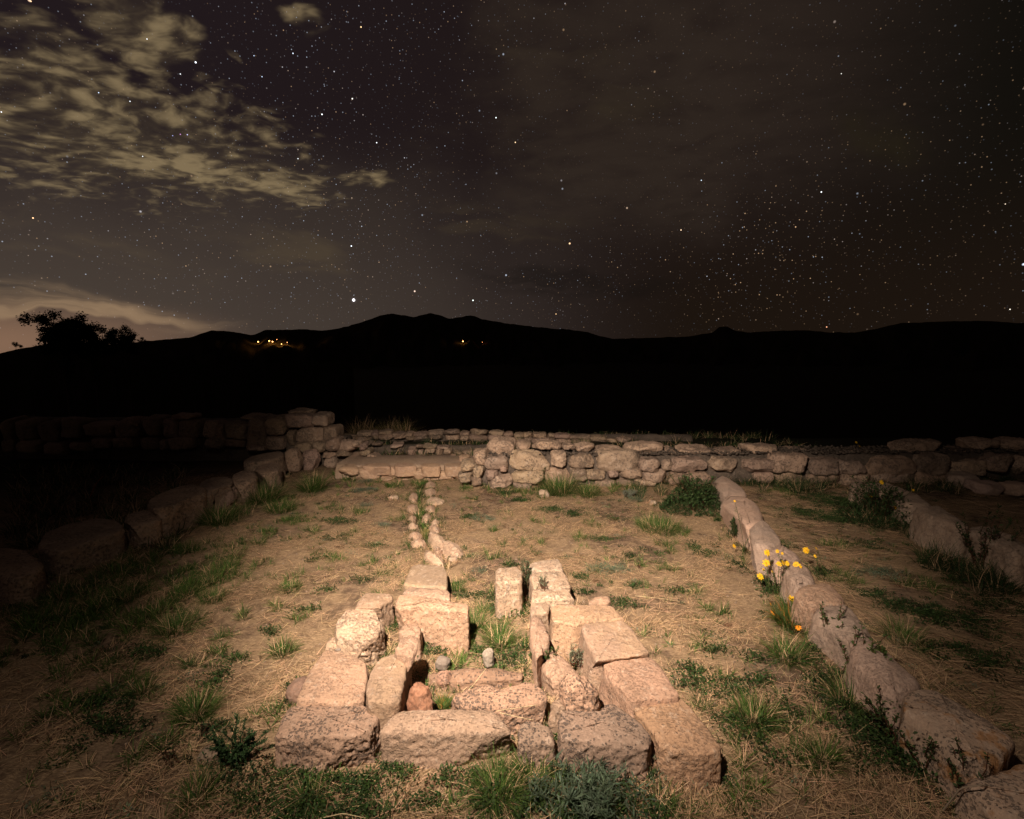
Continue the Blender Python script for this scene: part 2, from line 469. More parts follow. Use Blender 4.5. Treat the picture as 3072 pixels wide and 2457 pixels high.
def make_ground():
    def axis(a, b, step, far):
        c = np.arange(a, b + 1e-6, step)
        out = []
        d = step
        while a - sum(out) > -far:
            d *= 1.22; out.append(d)
        lo = a - np.cumsum(out)
        return np.concatenate([lo[::-1], c])
    xs = axis(-4.2, 4.2, 0.035, 7000); xs = np.unique(np.concatenate([xs, -xs]))
    ys = np.arange(0.9, 7.2, 0.035)
    d = 0.035; up = []; t = 7.2
    while t < 9000:
        d *= 1.18; t += d; up.append(t)
    ys = np.concatenate([[-3000, -800, -200, -60, -20, -8, -3, -1, 0, 0.5], ys, up])
    Xg, Yg = np.meshgrid(xs, ys)
    Z = gh(Xg, Yg)
    v = np.stack([Xg, Yg, Z], -1).reshape(-1, 3)
    ny, nx = Xg.shape
    i = (np.arange(ny - 1)[:, None] * nx + np.arange(nx - 1)[None]).ravel()
    f = np.stack([i, i + 1, i + nx + 1, i + nx], -1)
    o = link("ground", v, f, ground_mat(), origin=(0, 0, 0))
    tag(o, kind="structure")
make_ground()

# mountains and the near hill
def dark_mat(name, c):
    m, t, b = new_mat(name)
    geo = t.new('ShaderNodeNewGeometry')
    n = t.noise(geo.outputs['Position'], 0.01, 6, 0.6)
    t.put(b.inputs['Base Color'], t.mix(n, tuple(x * 0.6 for x in c), tuple(x * 1.4 for x in c)))
    b.inputs['Roughness'].default_value = 1.0; b.inputs['Specular IOR Level'].default_value = 0.0
    return m
M_mt = dark_mat("dark_scrub_slope", (0.035, 0.030, 0.018))
def ridge(name, pts, D0, D1, D2, zb, extend):
    s = 3072 / 2156.0
    pts = [(x * s, y * s) for x, y in pts]
    ae = np.array([azel(*p) for p in pts])
    a = np.linspace(ae[0, 0] - extend, ae[-1, 0] + extend, 700)
    e = np.interp(a, ae[:, 0], ae[:, 1])
    e = e + 0.0006 * fbm(np.stack([a * 90, a * 0, a * 0], -1), 4, 0.6)
    rows = []
    K = 26
    for k in range(K + 1):
        u = k / K
        if u <= 0.8:
            t = u / 0.8
            dd = D0 + (D1 - D0) * t
            ztop = D1 * np.tan(e)
            z = zb + (ztop - zb + 0) * (t ** 1.35)
            n = fbm(np.stack([a * 25, np.full_like(a, t * 3), a * 0 + 3], -1), 5, 0.55)
            z = z + n * abs(D1 * 0.012) * np.sin(math.pi * min(t, 1)) - abs(D1 * 0.004) * np.sin(math.pi * t)
            z = np.where(t < 1, np.minimum(z, (ztop) * 1.0 - (1 - t) * abs(D1) * 0.006), z)
        else:
            t = (u - 0.8) / 0.2
            dd = D1 + (D2 - D1) * t
            z = D1 * np.tan(e) * (1 - t) + zb * t
        rows.append(np.stack([dd * np.sin(a), dd * np.cos(a), z + CAMZ], -1))
    v = np.concatenate(rows)
    nx = len(a)
    i = (np.arange(K)[:, None] * nx + np.arange(nx - 1)[None]).ravel()
    f = np.stack([i, i + 1, i + nx + 1, i + nx], -1)
    return tag(link(name, v, f, M_mt, origin=(0, D1, 0)), kind="structure")
RP = [(0, 748), (60, 738), (200, 726), (300, 717), (350, 712), (400, 708), (430, 697), (445, 692), (480, 694), (505, 699), (530, 703), (545, 699), (560, 692),
      (600, 691), (640, 690), (680, 693), (700, 690), (735, 684), (760, 676), (800, 660), (825, 656), (850, 660), (870, 664),
      (885, 661), (905, 655), (925, 660), (945, 667), (970, 664), (990, 660), (1010, 666), (1050, 675), (1100, 682), (1150, 688),
      (1200, 691), (1240, 697), (1260, 704), (1290, 711), (1400, 708), (1450, 706), (1500, 697), (1514, 685), (1530, 684),
      (1545, 692), (1575, 697), (1620, 694), (1680, 692), (1740, 697), (1800, 697), (1850, 688), (1900, 676), (2000, 673), (2060, 671), (2156, 676)]
ridge("mountain", RP, 1500, 5200, 7500, -110, 0.5)
ridge("hill", [(-200, 752), (0, 737), (20, 731), (60, 723), (100, 716), (200, 717), (280, 724), (340, 742), (420, 760)], 90, 240, 320, -30, 0.25)

# ------------------------------------------------------------------ stone builders
FOOT = []    # footprints (world polygons) where no grass grows
def resample(P, n):
    Q = np.vstack([P, P[:1]])
    d = np.r_[0, np.cumsum(np.linalg.norm(np.diff(Q, axis=0), axis=1))]
    t = np.linspace(0, d[-1], n, endpoint=False)
    return np.stack([np.interp(t, d, Q[:, k]) for k in range(Q.shape[1])], -1)
def chaikin(P, it=1, r=0.25):
    for _ in range(it):
        Q = np.roll(P, -1, 0)
        P = np.stack([P * (1 - r) + Q * r, P * r + Q * (1 - r)], 1).reshape(-1, P.shape[1])
    return P
SEED = [0]
def block(name, poly, h, mat, label=None, cat="stone block", group=None, parent=None, rad=0.013, flare=0.012,
          rough=1.0, top=1.0, tilt=0.0, zb=-0.05, n=128, tint=(1, 1, 1), dome=0.006, chk=2, crag=1.0, kind=None, res=1.0, chips=9):
    """squared stone: outline of its top face in photo pixels, lying at height h (tilt: extra height at the far edge)"""
    SEED[0] += 1; sd = SEED[0] * 7.31
    n = int(n * res)
    P3 = np.array([G(px, py, h) for px, py in poly])
    if tilt:
        y0, y1 = P3[:, 1].min(), P3[:, 1].max()
        P3 = np.array([G(px, py, h + tilt * (q[1] - y0) / (y1 - y0)) for (px, py), q in zip(poly, P3)])
    P = P3[:, :2]
    if ((P[:, 0] * np.roll(P[:, 1], -1)) - (np.roll(P[:, 0], -1) * P[:, 1])).sum() < 0:
        P3 = P3[::-1]
    P3 = resample(chaikin(P3, chk, .10 if parent is None else .18), n)
    c = P3.mean(0)
    P = P3[:, :2]; z0 = P3[:, 2]
    gap = 0.0035 if parent is None or cat == 'kerb' else 0.008
    tg = np.roll(P, -1, 0) - np.roll(P, 1, 0)
    nr = np.stack([tg[:, 1], -tg[:, 0]], -1); nr /= np.linalg.norm(nr, axis=1)[:, None] + 1e-9
    P = P - nr * gap
    FOOT.append(P + nr * 0.01)
    size = max(np.ptp(P[:, 0]), np.ptp(P[:, 1]))
    rad = min(rad, h * 0.45, size * 0.2)
    rings, tw = [], []
    ns, na, nt = int(26 * res), 6, int(24 * res)
    for k in range(ns):
        t = k / ns
        z = zb + (z0 - rad - zb) * t
        rings.append(np.column_stack([P + nr * (flare * (1 - t) ** 1.3 + 0.0), z])); tw.append(np.full(n, 0.0))
    for k in range(na):
        th = (k / na) * math.pi / 2
        rings.append(np.column_stack([P - nr * rad * (1 - math.cos(th)), z0 - rad + rad * math.sin(th)])); tw.append(np.full(n, math.sin(th)))
    inner = P - nr * rad
    for k in range(nt):
        s = 1 - (k / nt) ** 1.0
        q = c[:2] + (inner - c[:2]) * s
        rings.append(np.column_stack([q, c[2] + (z0 - c[2]) * s + dome * (1 - s * s)])); tw.append(np.full(n, 1.0))
    v = np.concatenate(rings); tw = np.concatenate(tw)
    K = len(rings)
    i = np.arange(n); j = (i + 1) % n
    f = []
    for k in range(K - 1):
        f.append(np.stack([k * n + i, k * n + j, (k + 1) * n + j, (k + 1) * n + i], -1))
    v = np.vstack([v, [[c[0], c[1], c[2] + dome]]]); tw = np.r_[tw, 1.0]
    last = (K - 1) * n
    cap = np.stack([last + i[::2], last + (i[::2] + 1) % n, last + (i[::2] + 2) % n, np.full(len(i[::2]), K * n)], -1)
    f.append(cap)
    f = np.concatenate(f)
    rs = np.random.default_rng(SEED[0] + 100)
    for _c in range(chips):
        q = rs.integers(n); up_ = rs.uniform(.35, 1.3) if _c % 3 else rs.uniform(-.2, .3)
        m_ = np.array([nr[q, 0], nr[q, 1], up_]) + rs.normal(size=3) * .25; m_ /= np.linalg.norm(m_)
        sup = (np.column_stack([P, z0]) @ m_).max()
        off = sup - (rs.uniform(.001, .0085) if parent is None else rs.uniform(.004, .018)) * min(1.6, size / .25)
        w0 = 1 + 0 * v[:, 0]
        dd_ = v @ m_ - off + .004 * pn(v * 18 + sd + _c)
        v = v - m_ * np.clip(dd_, 0, .05)[:, None]
    nm = vnormals(v, f)
    side = (1 - tw)
    lowf = fbm(v * 7 + sd, 3, 0.5)
    mid = fbm(v * 26 + sd, 4, 0.6)
    rg = 1 - np.abs(pn(v * 34 + sd * 2)) * 2.2
    rg2 = 1 - np.abs(pn(v * 75 + sd * 3)) * 2.2
    disp = lowf * 0.0032 * rough ** 2 + mid * (0.0016 * top * tw + 0.0032 * crag * side) * rough \
        - np.clip(-rg, -1, 1) * 0.0 + (rg * 0.0022 + rg2 * 0.0018) * side * crag - (np.clip(rg2, 0.3, 1) - 0.3) * 0.0016 * top * tw
    hi = np.clip((v[:, 2] - zb) / (h - zb), 0, 1)
    hole = np.clip(pn(v * 55 + sd * 4) - .12, 0, 1)
    disp = disp - hole * side * max(0, crag - .6) * 0.022 * (1.15 - hi)
    disp = disp * (0.45 + 0.55 * np.where(tw > 0.5, 1, 1.0)) - side * crag * 0.010 * (1 - hi) * np.clip(mid + 0.3, 0, 1)
    v = v + nm * disp[:, None]
    o = link(name, v, f, mat, parent=parent)
    o.color = (*tint, 1)
    if label: tag(o, label, cat, group, kind)
    return o

def cubesphere(n):
    g = np.linspace(-1, 1, n + 1)
    a, b = np.meshgrid(g, g)
    a, b = a.ravel(), b.ravel(); one = np.ones_like(a)
    V, Fc, off = [], [], 0
    i = (np.arange(n)[:, None] * (n + 1) + np.arange(n)[None]).ravel()
    q = np.stack([i, i + 1, i + n + 2, i + n + 1], -1)
    for s, flip in ((( one, a, b), 0), ((-one, a, b), 1), ((a, one, b), 1), ((a, -one, b), 0), ((a, b, one), 0), ((a, b, -one), 1)):
        V.append(np.stack(s, -1)); Fc.append((q[:, ::-1] if flip else q) + off); off += (n + 1) ** 2
    V = np.concatenate(V); Fc = np.concatenate(Fc)
    key = np.round(V * 1e5).astype(int)
    _, idx, inv = np.unique(key, axis=0, return_index=True, return_inverse=True)
    return V[idx], inv.ravel()[Fc]
_cs = {}
def boulder(name, cen, size, mat, rot=0.0, k=4.0, rough=1.0, n=18, tint=(1, 1, 1), parent=None, label=None, cat="stone", group=None,
            tilt=(0, 0), foot=False, lump=1.0):
    if n not in _cs: _cs[n] = cubesphere(n)
    V, Fc = _cs[n]
    SEED[0] += 1; sd = SEED[0] * 5.77
    V = np.tan(V * math.pi / 4 * 0.98)
    d = V / np.linalg.norm(V, axis=1)[:, None]
    r = (np.abs(d) ** k).sum(1) ** (-1.0 / k)
    v = d * r[:, None]
    sz = np.array(size) / 2.0
    # uneven block: shear and taper
    rs = np.random.default_rng(SEED[0])
    tp = rs.uniform(-0.10, 0.10, 4) * lump
    v = v * np.column_stack([1 + tp[0] * v[:, 2] + tp[1] * v[:, 1], 1 + tp[2] * v[:, 0], 1 + tp[3] * v[:, 0]])
    v = v * sz
    ms = float(np.mean(size))
    for _c in range(10 if n > 6 else 0):
        m_ = rs.normal(size=3); m_ /= np.linalg.norm(m_)
        pr_ = v @ m_; off = pr_.max() * rs.uniform(.74, .97)
        v = v - m_ * np.clip(pr_ - off, 0, None)[:, None] * .9 * (lump if rough >= .5 else .2)
    fr = 1.0 / ms
    disp = fbm(v * fr * 2.2 + sd, 3) * 0.07 * ms * lump + fbm(v * fr * 9 + sd, 3, 0.6) * 0.018 * ms * rough
    v = v + d * disp[:, None]
    M = np.array((Euler((tilt[0], tilt[1], rot)).to_matrix()))
    v = v @ M.T + np.array(cen)
    o = link(name, v, Fc, mat, parent=parent, origin=np.array(cen))
    o.color = (*tint, 1)
    if foot:
        th = np.linspace(0, 2 * math.pi, 16, endpoint=False)
        e = np.stack([np.cos(th) * size[0] / 2, np.sin(th) * size[1] / 2, th * 0], -1) @ np.array(Matrix.Rotation(rot, 3, 'Z')).T
        FOOT.append((e + np.array(cen))[:, :2])
    if label: tag(o, label, cat, group)
    return o
def rstone(rect, Y, thick, mat, parent, k=4.5, tint=None, n=16, name="stone", **kw):
    """stone of a wall face: its outline rectangle in photo pixels on a face at distance Y"""
    x0, y0, x1, y1 = rect
    Y = Y + random.uniform(-.03, .03); jx, jy = (x1 - x0) * .07, (y1 - y0) * .10
    a = D(x0 + random.uniform(-jx, jx), y0 + random.uniform(-jy, jy), Y); b = D(x1 + random.uniform(-jx, jx), y1 + random.uniform(-jy, jy), Y)
    c = (a + b) / 2; wd = abs(b[0] - a[0]); ht = abs(a[2] - b[2])
    c[1] = Y + thick / 2
    t = tint or (lambda g: (g, g * random.uniform(0.93, 1.02), g * random.uniform(0.88, 1.03)))(random.uniform(0.72, 1.22))
    return boulder(name, c, (wd * 1.06, thick, ht * 1.08), mat, k=k, n=n, tint=t, parent=parent, tilt=(random.uniform(-.12, .12), random.uniform(-0.09, 0.09)), **kw)

# ------------------------------------------------------------------ the hearth: squared blocks
GH = "squared tuff blocks of the small ring"
B = lambda *a, **k: block("stone_block", *a, group=GH, **k)
B([(872, 2108), (1138, 2108), (1152, 2125), (1118, 2180), (1100, 2208), (960, 2216), (818, 2204), (845, 2145)], .135, M_grey,
  "pitted dark-flecked block at the front left corner of the stone ring", tint=(1.3, 1.18, 1.08), rad=.022, crag=1.9, top=1.4, n=200)
B([(1203, 2121), (1350, 2120), (1480, 2124), (1502, 2140), (1540, 2194), (1400, 2196), (1136, 2192), (1165, 2150)], .14, M_pink,
  "long pinkish block in the middle of the front row, widest of the front stones", crag=1.3, n=170, rad=.02)
B([(1551, 2186), (1560, 2168), (1574, 2156), (1625, 2160), (1653, 2176), (1667, 2206), (1663, 2222), (1610, 2228), (1554, 2218)], .12, M_grey,
  "smallest rounded grey block of the front row, between two larger ones", tint=(1.1, 1.06, 1.0), rad=.02, crag=1.6)
B([(1674, 2150), (1680, 2126), (1714, 2119), (1800, 2126), (1812, 2108), (1832, 2102), (1860, 2116), (1929, 2166), (1956, 2203), (1941, 2232),
   (1876, 2232), (1734, 2224), (1679, 2208)], .14, M_grey, "grey speckled block with a hump on its back edge in the front row",
  tint=(1.05, 1.0, .96), rad=.02, crag=1.7, top=1.5, n=170, chk=2)
B([(1893, 2117), (1929, 2100), (2043, 2083), (2100, 2142), (2161, 2230), (2166, 2252), (2100, 2264), (2018, 2252), (1974, 2233), (1966, 2197), (1937, 2168)],
  .13, M_pink, "orange-tan block with a white speck at the front right corner of the ring", tint=(1.1, .98, .85), crag=1.6, n=170)
B([(1807, 1990), (1856, 1974), (1954, 1966), (1974, 1985), (2041, 2077), (2035, 2088), (1958, 2096), (1901, 2100), (1856, 2063), (1815, 2018)],
  .16, M_pink, "smooth pink block second from the front in the right row", tint=(1.12, 1.0, .98), flare=.035, crag=.7, top=.6)
B([(1742, 1878), (1754, 1866), (1874, 1860), (1897, 1880), (1955, 1961), (1909, 1969), (1811, 1981), (1790, 1984), (1763, 1935)],
  .18, M_tan, "large tan block third from the front in the right row", flare=.05, crag=.8, top=.7, tint=(1.06, 1, .98))
B([(1649, 1822), (1672, 1809), (1760, 1811), (1836, 1813), (1879, 1857), (1752, 1864), (1722, 1872), (1655, 1862)],
  .18, M_pink, "broad tan block lying across the head of the right row", tint=(1.08, 1.0, .88), crag=.8, flare=.02)
B([(1591, 1806), (1640, 1805), (1652, 1812), (1645, 1838), (1592, 1838)], .17, M_tan, "narrow pale block wedged against the left end of the broad cross block", res=.6)
B([(1765, 1803), (1783, 1788), (1828, 1786), (1836, 1807), (1767, 1809)], .15, M_pink, "small wedge block just behind the broad cross block", res=.6, tint=(1.05, .97, .92))
B([(1576, 1697), (1604, 1683), (1677, 1673), (1688, 1693), (1690, 1707), (1584, 1715)], .14, M_pale, "pale whitish block farthest back in the right inner row", res=.8)
B([(1586, 1721), (1612, 1713), (1690, 1711), (1702, 1726), (1714, 1758), (1655, 1763), (1600, 1760)], .15, M_pale,
  "pale block with two rusty pits, second from the back in the right inner row", res=.8, tint=(.97, .95, .92))
B([(1594, 1768), (1612, 1763), (1702, 1764), (1728, 1798), (1592, 1802)], .15, M_pale, "pale block pitted with small holes, third from the back in the right inner row", res=.8, tint=(1, .97, .93))
B([(1485, 1710), (1495, 1701), (1552, 1697), (1569, 1713), (1566, 1742), (1487, 1752)], .21, M_pale,
  "tall pale block with a dark lower face standing alone beside the inner channel", chips=2, crag=1.0, flare=.008, tint=(.96, .92, .87))
B([(1207, 1754), (1220, 1722), (1233, 1697), (1258, 1689), (1335, 1697), (1345, 1722), (1342, 1762), (1278, 1760)], .13, M_tan,
  "smooth flat tan block farthest back in the left row", crag=.6, top=.5, tint=(.98, .98, .92))
B([(1201, 1778), (1229, 1757), (1290, 1762), (1351, 1770), (1356, 1795), (1280, 1792)], .17, M_pink,
  "thin pink slab tucked behind the tall long block", crag=.7, res=.8, tint=(1.0, .96, .95))
B([(1182, 1820), (1194, 1783), (1240, 1783), (1330, 1796), (1402, 1807), (1409, 1819), (1404, 1832), (1330, 1826), (1250, 1816), (1200, 1824)],
  .215, M_pink, "tall long block whose pitted front face looks into the channel", crag=1.3, flare=.012, tint=(1.12, 1.03, .95), n=170)
B([(1063, 1824), (1080, 1795), (1095, 1774), (1172, 1778), (1182, 1791), (1150, 1812), (1140, 1826)], .165, M_tan,
  "weathered block with dark notches, second from the back in the outer left row", crag=1.2, tint=(1.05, 1, .95))
rough_block = B([(1004, 1874), (1022, 1845), (1040, 1824), (1128, 1826), (1152, 1866), (1130, 1914), (1080, 1920), (1006, 1906)], .155, M_pale,
  "rough cream-white crumbling block in the outer left row", crag=1.5, top=3.0, rough=1.25, flare=.035, rad=.012, n=170, tint=(1.15, 1.12, 1.08), chips=14)
block("broken_ledge", [(966, 1934), (1000, 1902), (1090, 1914), (1146, 1896), (1150, 1915), (1108, 1962), (1070, 1966), (1020, 1944)], .09, M_pale, parent=rough_block,
  crag=1.6, top=3.0, rough=1.2, rad=.012, tint=(1.1, 1.05, 1.0), chips=8)
B([(884, 2104), (900, 2065), (916, 2026), (961, 1956), (981, 1945), (1034, 1955), (1095, 1979), (1108, 1998), (1100, 2055), (1090, 2100), (1040, 2106)],
  .15, M_pink, "big pink block with a pale left edge, just behind the front left corner block", crag=.9, top=1.2, flare=.02, n=150, tint=(1.1, 1.02, .97))
B([(1096, 2063), (1111, 2000), (1140, 1969), (1209, 1951), (1224, 1977), (1218, 2020), (1203, 2096), (1180, 2106), (1099, 2104)], .19, M_tan,
  "upright tan block with two small holes on the left inner side", crag=1.0, flare=.008, top=1.3, tint=(.95, .92, .9))
B([(1182, 1945), (1205, 1908), (1233, 1899), (1254, 1906), (1261, 1928), (1246, 1962), (1222, 1968)], .235, M_pink,
  "upright pink slab leaning behind the tan block with two holes", crag=.9, flare=.012, rad=.015, tint=(1.05, .98, .97))
B([(1195, 1892), (1212, 1866), (1250, 1866), (1266, 1884), (1258, 1906), (1210, 1910)], .13, M_pink, "low rubble stone between the rough cream block and the tall long block", res=.8, crag=1.5, tint=(.95, .9, .88))
B([(1584, 1862), (1592, 1842), (1625, 1843), (1645, 1880), (1656, 1904), (1648, 1930), (1626, 1946), (1610, 1975), (1592, 1930)], .165, M_pink,
  "long narrow slab set on edge along the right inner side", rad=.03, flare=.012, crag=.8, tint=(1, .93, .93))
B([(1629, 1952), (1645, 1939), (1694, 1963), (1734, 2004), (1730, 2026), (1690, 2034), (1645, 2036), (1622, 1990)], .10, M_pink,
  "low sloping block beneath the narrow slab, half under a grey-green sprig", rad=.03, crag=1, tint=(.98, .92, .9))
B([(1350, 2083), (1406, 2059), (1467, 2045), (1498, 2061), (1551, 2050), (1573, 2036), (1612, 2045), (1644, 2070), (1645, 2092), (1612, 2106), (1531, 2122), (1400, 2114), (1374, 2101)],
  .11, M_grey, "broad broken slab with a jagged upper edge lying inside the ring", tilt=0, tint=(1.45, 1.25, 1.1), rad=.02, crag=1.3, top=1.4, n=170, chk=2)
B([(1270, 2024), (1290, 2006), (1400, 2004), (1500, 2002), (1565, 2008), (1570, 2032), (1480, 2040), (1300, 2045)],
  .022, M_grey, "low earthy slab at the back of the pit, strewn with straw", tint=(.95, .8, .68), crag=1.2, rough=1.7, rad=.03, chips=3, dome=.012)
# rounded stones around the ring
def pix_boulder(x0, y0, x1, y1, mat, label, thick=None, name="rounded_stone", bury=0.25, k=2.4, base=None, zb=0.0, **kw):
    by = base if base else y1
    g = G((x0 + x1) / 2, by, zb)
    sc_ = g[1] / ray((x0 + x1) / 2, (y0 + y1) / 2)[1] / F
    wd = (x1 - x0) * sc_
    top = D((x0 + x1) / 2, y0, g[1] + 0.3 * wd)[2]
    ht = max(top, 0.02)
    th = thick or wd * 0.8
    cz = ht / 2 * (1 - bury)
    return boulder(name, (g[0], g[1] + th * 0.42, (ht - ht * bury) / 2 + 0.0), (wd, th, ht * (1 + bury)), mat, k=k, label=label, foot=True, **kw)
GR = "rounded loose stones in and by the ring"
pix_boulder(1220, 2045, 1292, 2120, M_red, "orange-red rounded stone beside the dry tuft inside the ring", zb=.1, group=GR, n=26, rough=1.6)
pix_boulder(1680, 2030, 1803, 2122, M_grey, "large round speckled stone behind the humped grey block", zb=.11, group=GR, n=32, k=3, tint=(1.5, 1.3, 1.15), rough=1.6)
pix_boulder(1648, 2092, 1696, 2130, M_pink, "small pinkish chunk touching the humped grey block", zb=.11, group=GR, n=20, k=3)
pix_boulder(1447, 1946, 1485, 2002, M_peb, "small grey upright pebble standing in the channel", group=GR, n=20, thick=.05, tint=(1.4, 1.45, 1.4))
pix_boulder(1303, 1972, 1350, 2012, M_peb, "dark round pebble half hidden in grass at the left of the pit", group=GR, n=18)
pix_boulder(1308, 2018, 1353, 2060, M_grey, "brown cobble in front of the dark round pebble", group=GR, n=18, k=3, tint=(1.3, 1.05, .95))
pix_boulder(850, 2048, 915, 2116, M_red, "smooth reddish brown cobble against the outer left side of the ring", group=GR, n=24, rough=.3, thick=.11, tint=(.85, 1.2, 1.5))
pix_boulder(1084, 1970, 1126, 1996, M_pale, "small cream pebble wedged between two left blocks", group=GR, n=14, name="rounded_stone")
block("flat_stone", [(584, 2272), (600, 2245), (620, 2230), (658, 2243), (652, 2262), (615, 2273)], .03, M_tan, "flat pale stone lying alone in the grass at the front left",
      cat="flat stone", res=.7, tint=(.8, .85, .9), crag=.4, top=.3)
boulder("stone_chip", G(1015, 1951, .155) + np.array([0, 0, .003]), (.028, .014, .008), M_peb, label="tiny grey flake lying on top of the rough cream block", cat="stone chip", n=8, tint=(1.2, 1.2, 1.2))

# ------------------------------------------------------------------ channel stones
GC = "low stones lining the drain channel"
CH = [((1276, 1442, 1308, 1460), "stone at the very end of the channel, against the grass by the gate step"),
      ((1226, 1476, 1254, 1500), "dull flat stone on the left bank beyond the farthest pinkish one"),
      ((1294, 1556, 1318, 1573), "small wedge stone on the right bank above the small stone behind the pair"),
      ((1300, 1638, 1326, 1656), "small half-hidden stone between the large whitish stone and the nearest left one"),
      ((1277, 1490, 1331, 1511), "pale stone with two humps on the right bank of the channel, near the gate"),
      ((1276, 1462, 1307, 1487), "sunken brown stone at the channel's far end"),
      ((1277, 1514, 1306, 1536), "low earthy stone behind the grass in the channel, right bank"),
      ((1268, 1539, 1292, 1560), "small round stone on the right bank opposite the long grass"),
      ((1286, 1572, 1318, 1592), "small stone just behind the largest pair on the right bank"),
      ((1288, 1591, 1338, 1634), "large pale stone on the right bank of the channel"),
      ((1323, 1619, 1386, 1658), "large whitish stone with bright grass at its foot, nearest on the right bank"),
      ((1220, 1509, 1257, 1537), "farthest pinkish stone on the left bank of the channel"),
      ((1226, 1546, 1250, 1564), "smallest stone of the left bank"),
      ((1223, 1566, 1254, 1586), "white-topped stone third on the left bank"),
      ((1224, 1593, 1270, 1615), "flat stone fourth on the left bank with a white edge"),
      ((1230, 1615, 1276, 1638), "flat half-buried stone fifth on the left bank"),
      ((1272, 1651, 1330, 1689), "nearest left-bank stone, an oblique pale lump behind the tan block")]
for i, (r, lab) in enumerate(CH):
    cx_, cy_, ax_, ay_ = (r[0] + r[2]) / 2, (r[1] + r[3]) / 2, (r[2] - r[0]) / 2 * 1.08, (r[3] - r[1]) / 2 * 1.22
    sh_ = .35 if i in (9, 10, 16) else 0
    pl = []
    for q_ in range(9):
        th_ = q_ / 9 * 2 * math.pi; k_ = random.uniform(.82, 1.12)
        u_, v_ = math.cos(th_) * k_, math.sin(th_) * k_
        pl.append((cx_ + ax_ * (u_ + sh_ * v_) , cy_ + ay_ * (v_ + sh_ * u_) * .85))
    block("channel_stone", pl,   .04 if i in (9, 10, 16) else .026, M_pale, lab, cat="stone", group=GC, rad=.03, dome=.02, res=.5, flare=.03,
          tint=(1.3, 1.25, 1.22) if i in (4, 9, 10, 13, 16) else (1.1, 1.0, .95), rough=1.1, chips=2)
for (r, lab) in [((1345, 1672, 1372, 1682), "thin pale chip in the straw beyond the left row"), ((1616, 1470, 1648, 1490), "pinkish loose stone at the foot of the back wall"),
                 ((1950, 1502, 1973, 1514), "small white stone lying in straw before the dark bush"), ((1165, 1488, 1195, 1498), "flat stone flush with the soil left of the channel")]:
    pix_boulder(*r, M_pale, lab, name="loose_stone", k=3, n=12, bury=.6, cat="loose stone")

# ------------------------------------------------------------------ right low wall
rw = empty("kerb_wall", G(2400, 1800))
tag(rw, "low lichened stone kerb running from the back wall to the near right corner", "low wall")
RW = [([(2140, 1436), (2158, 1424), (2180, 1426), (2228, 1455), (2248, 1482), (2178, 1494), (2150, 1465)], .21, M_rim),
      ([(2163, 1500), (2180, 1488), (2245, 1486), (2280, 1512), (2294, 1552), (2290, 1572), (2232, 1574), (2188, 1530)], .20, M_rim),
      ([(2242, 1588), (2252, 1564), (2282, 1555), (2312, 1566), (2346, 1608), (2350, 1626), (2300, 1640), (2254, 1626)], .20, M_rim),
      ([(2290, 1642), (2345, 1628), (2390, 1650), (2412, 1676), (2350, 1690), (2320, 1682)], .16, M_rim),
      ([(2345, 1702), (2356, 1676), (2402, 1676), (2440, 1706), (2452, 1742), (2392, 1756), (2368, 1735)], .16, M_rim),
      ([(2380, 1768), (2398, 1746), (2470, 1740), (2510, 1754), (2538, 1784), (2538, 1803), (2420, 1810), (2396, 1792)], .18, M_pink),
      ([(2432, 1838), (2450, 1808), (2540, 1804), (2575, 1830), (2626, 1902), (2610, 1925), (2548, 1936), (2500, 1900)], .17, M_rim),
      ([(2560, 1985), (2544, 1945), (2562, 1906), (2625, 1914), (2685, 1960), (2772, 2038), (2765, 2064), (2700, 2080), (2650, 2062), (2600, 2020)], .17, M_rim),
      ([(2678, 2110), (2700, 2070), (2735, 2052), (2820, 2060), (2940, 2128), (3064, 2214), (3040, 2262), (2960, 2296), (2905, 2300), (2830, 2225), (2760, 2165)], .17, M_rimL),
      ([(2880, 2336), (2915, 2306), (2970, 2300), (3066, 2262), (3200, 2320), (3340, 2480), (3250, 2600), (3060, 2500), (2960, 2410)], .13, M_rimL)]
for i, (p, h, m) in enumerate(RW):
    block("stone", p, h, m, parent=rw, cat='kerb', rad=.045, flare=.03, rough=1.3, crag=.8, dome=.012, chips=6, tint=[(1, .97, .96), (1.1, 1.02, .98), (.92, .92, .92), (1.05, 1, 1)][i % 4] if i < 8 else (1.0, .96, .9), chk=2, n=150)

# far right diagonal wall
fr = empty("boundary_wall", G(2800, 1600))
tag(fr, "dim diagonal wall of large stones at the far right with weeds before it", "low wall")
for i, (p, h) in enumerate([([(2545, 1442), (2560, 1434), (2592, 1440), (2590, 1458), (2552, 1470)], .14),
               ([(2568, 1462), (2592, 1446), (2660, 1444), (2740, 1470), (2812, 1512), (2724, 1514), (2650, 1480)], .19),
               ([(2736, 1520), (2760, 1512), (2822, 1512), (2870, 1540), (2925, 1575), (2882, 1580), (2820, 1560), (2766, 1540)], .24),
               ([(2884, 1578), (2910, 1572), (2990, 1574), (3060, 1612), (3120, 1652), (3050, 1660), (2970, 1622), (2920, 1600)], .23),
               ([(3045, 1664), (3080, 1652), (3160, 1660), (3260, 1720), (3180, 1740), (3090, 1700)], .2)]):
    block("stone", p, h, M_rim, parent=fr, rad=.05, flare=.05, rough=1.8, crag=1.2, n=110, tint=(.95, .95, .9))
fl = empty("stone_footing", G(2975, 1450))
tag(fl, "short dim row of three stones behind the diagonal wall at the far right", "stone row")
for r in [(2874, 1434, 2950, 1470), (2952, 1455, 3030, 1486), (3038, 1456, 3110, 1492)]:
    rstone(r, G(r[0], r[3])[1], .25, M_rim, fl, n=14)

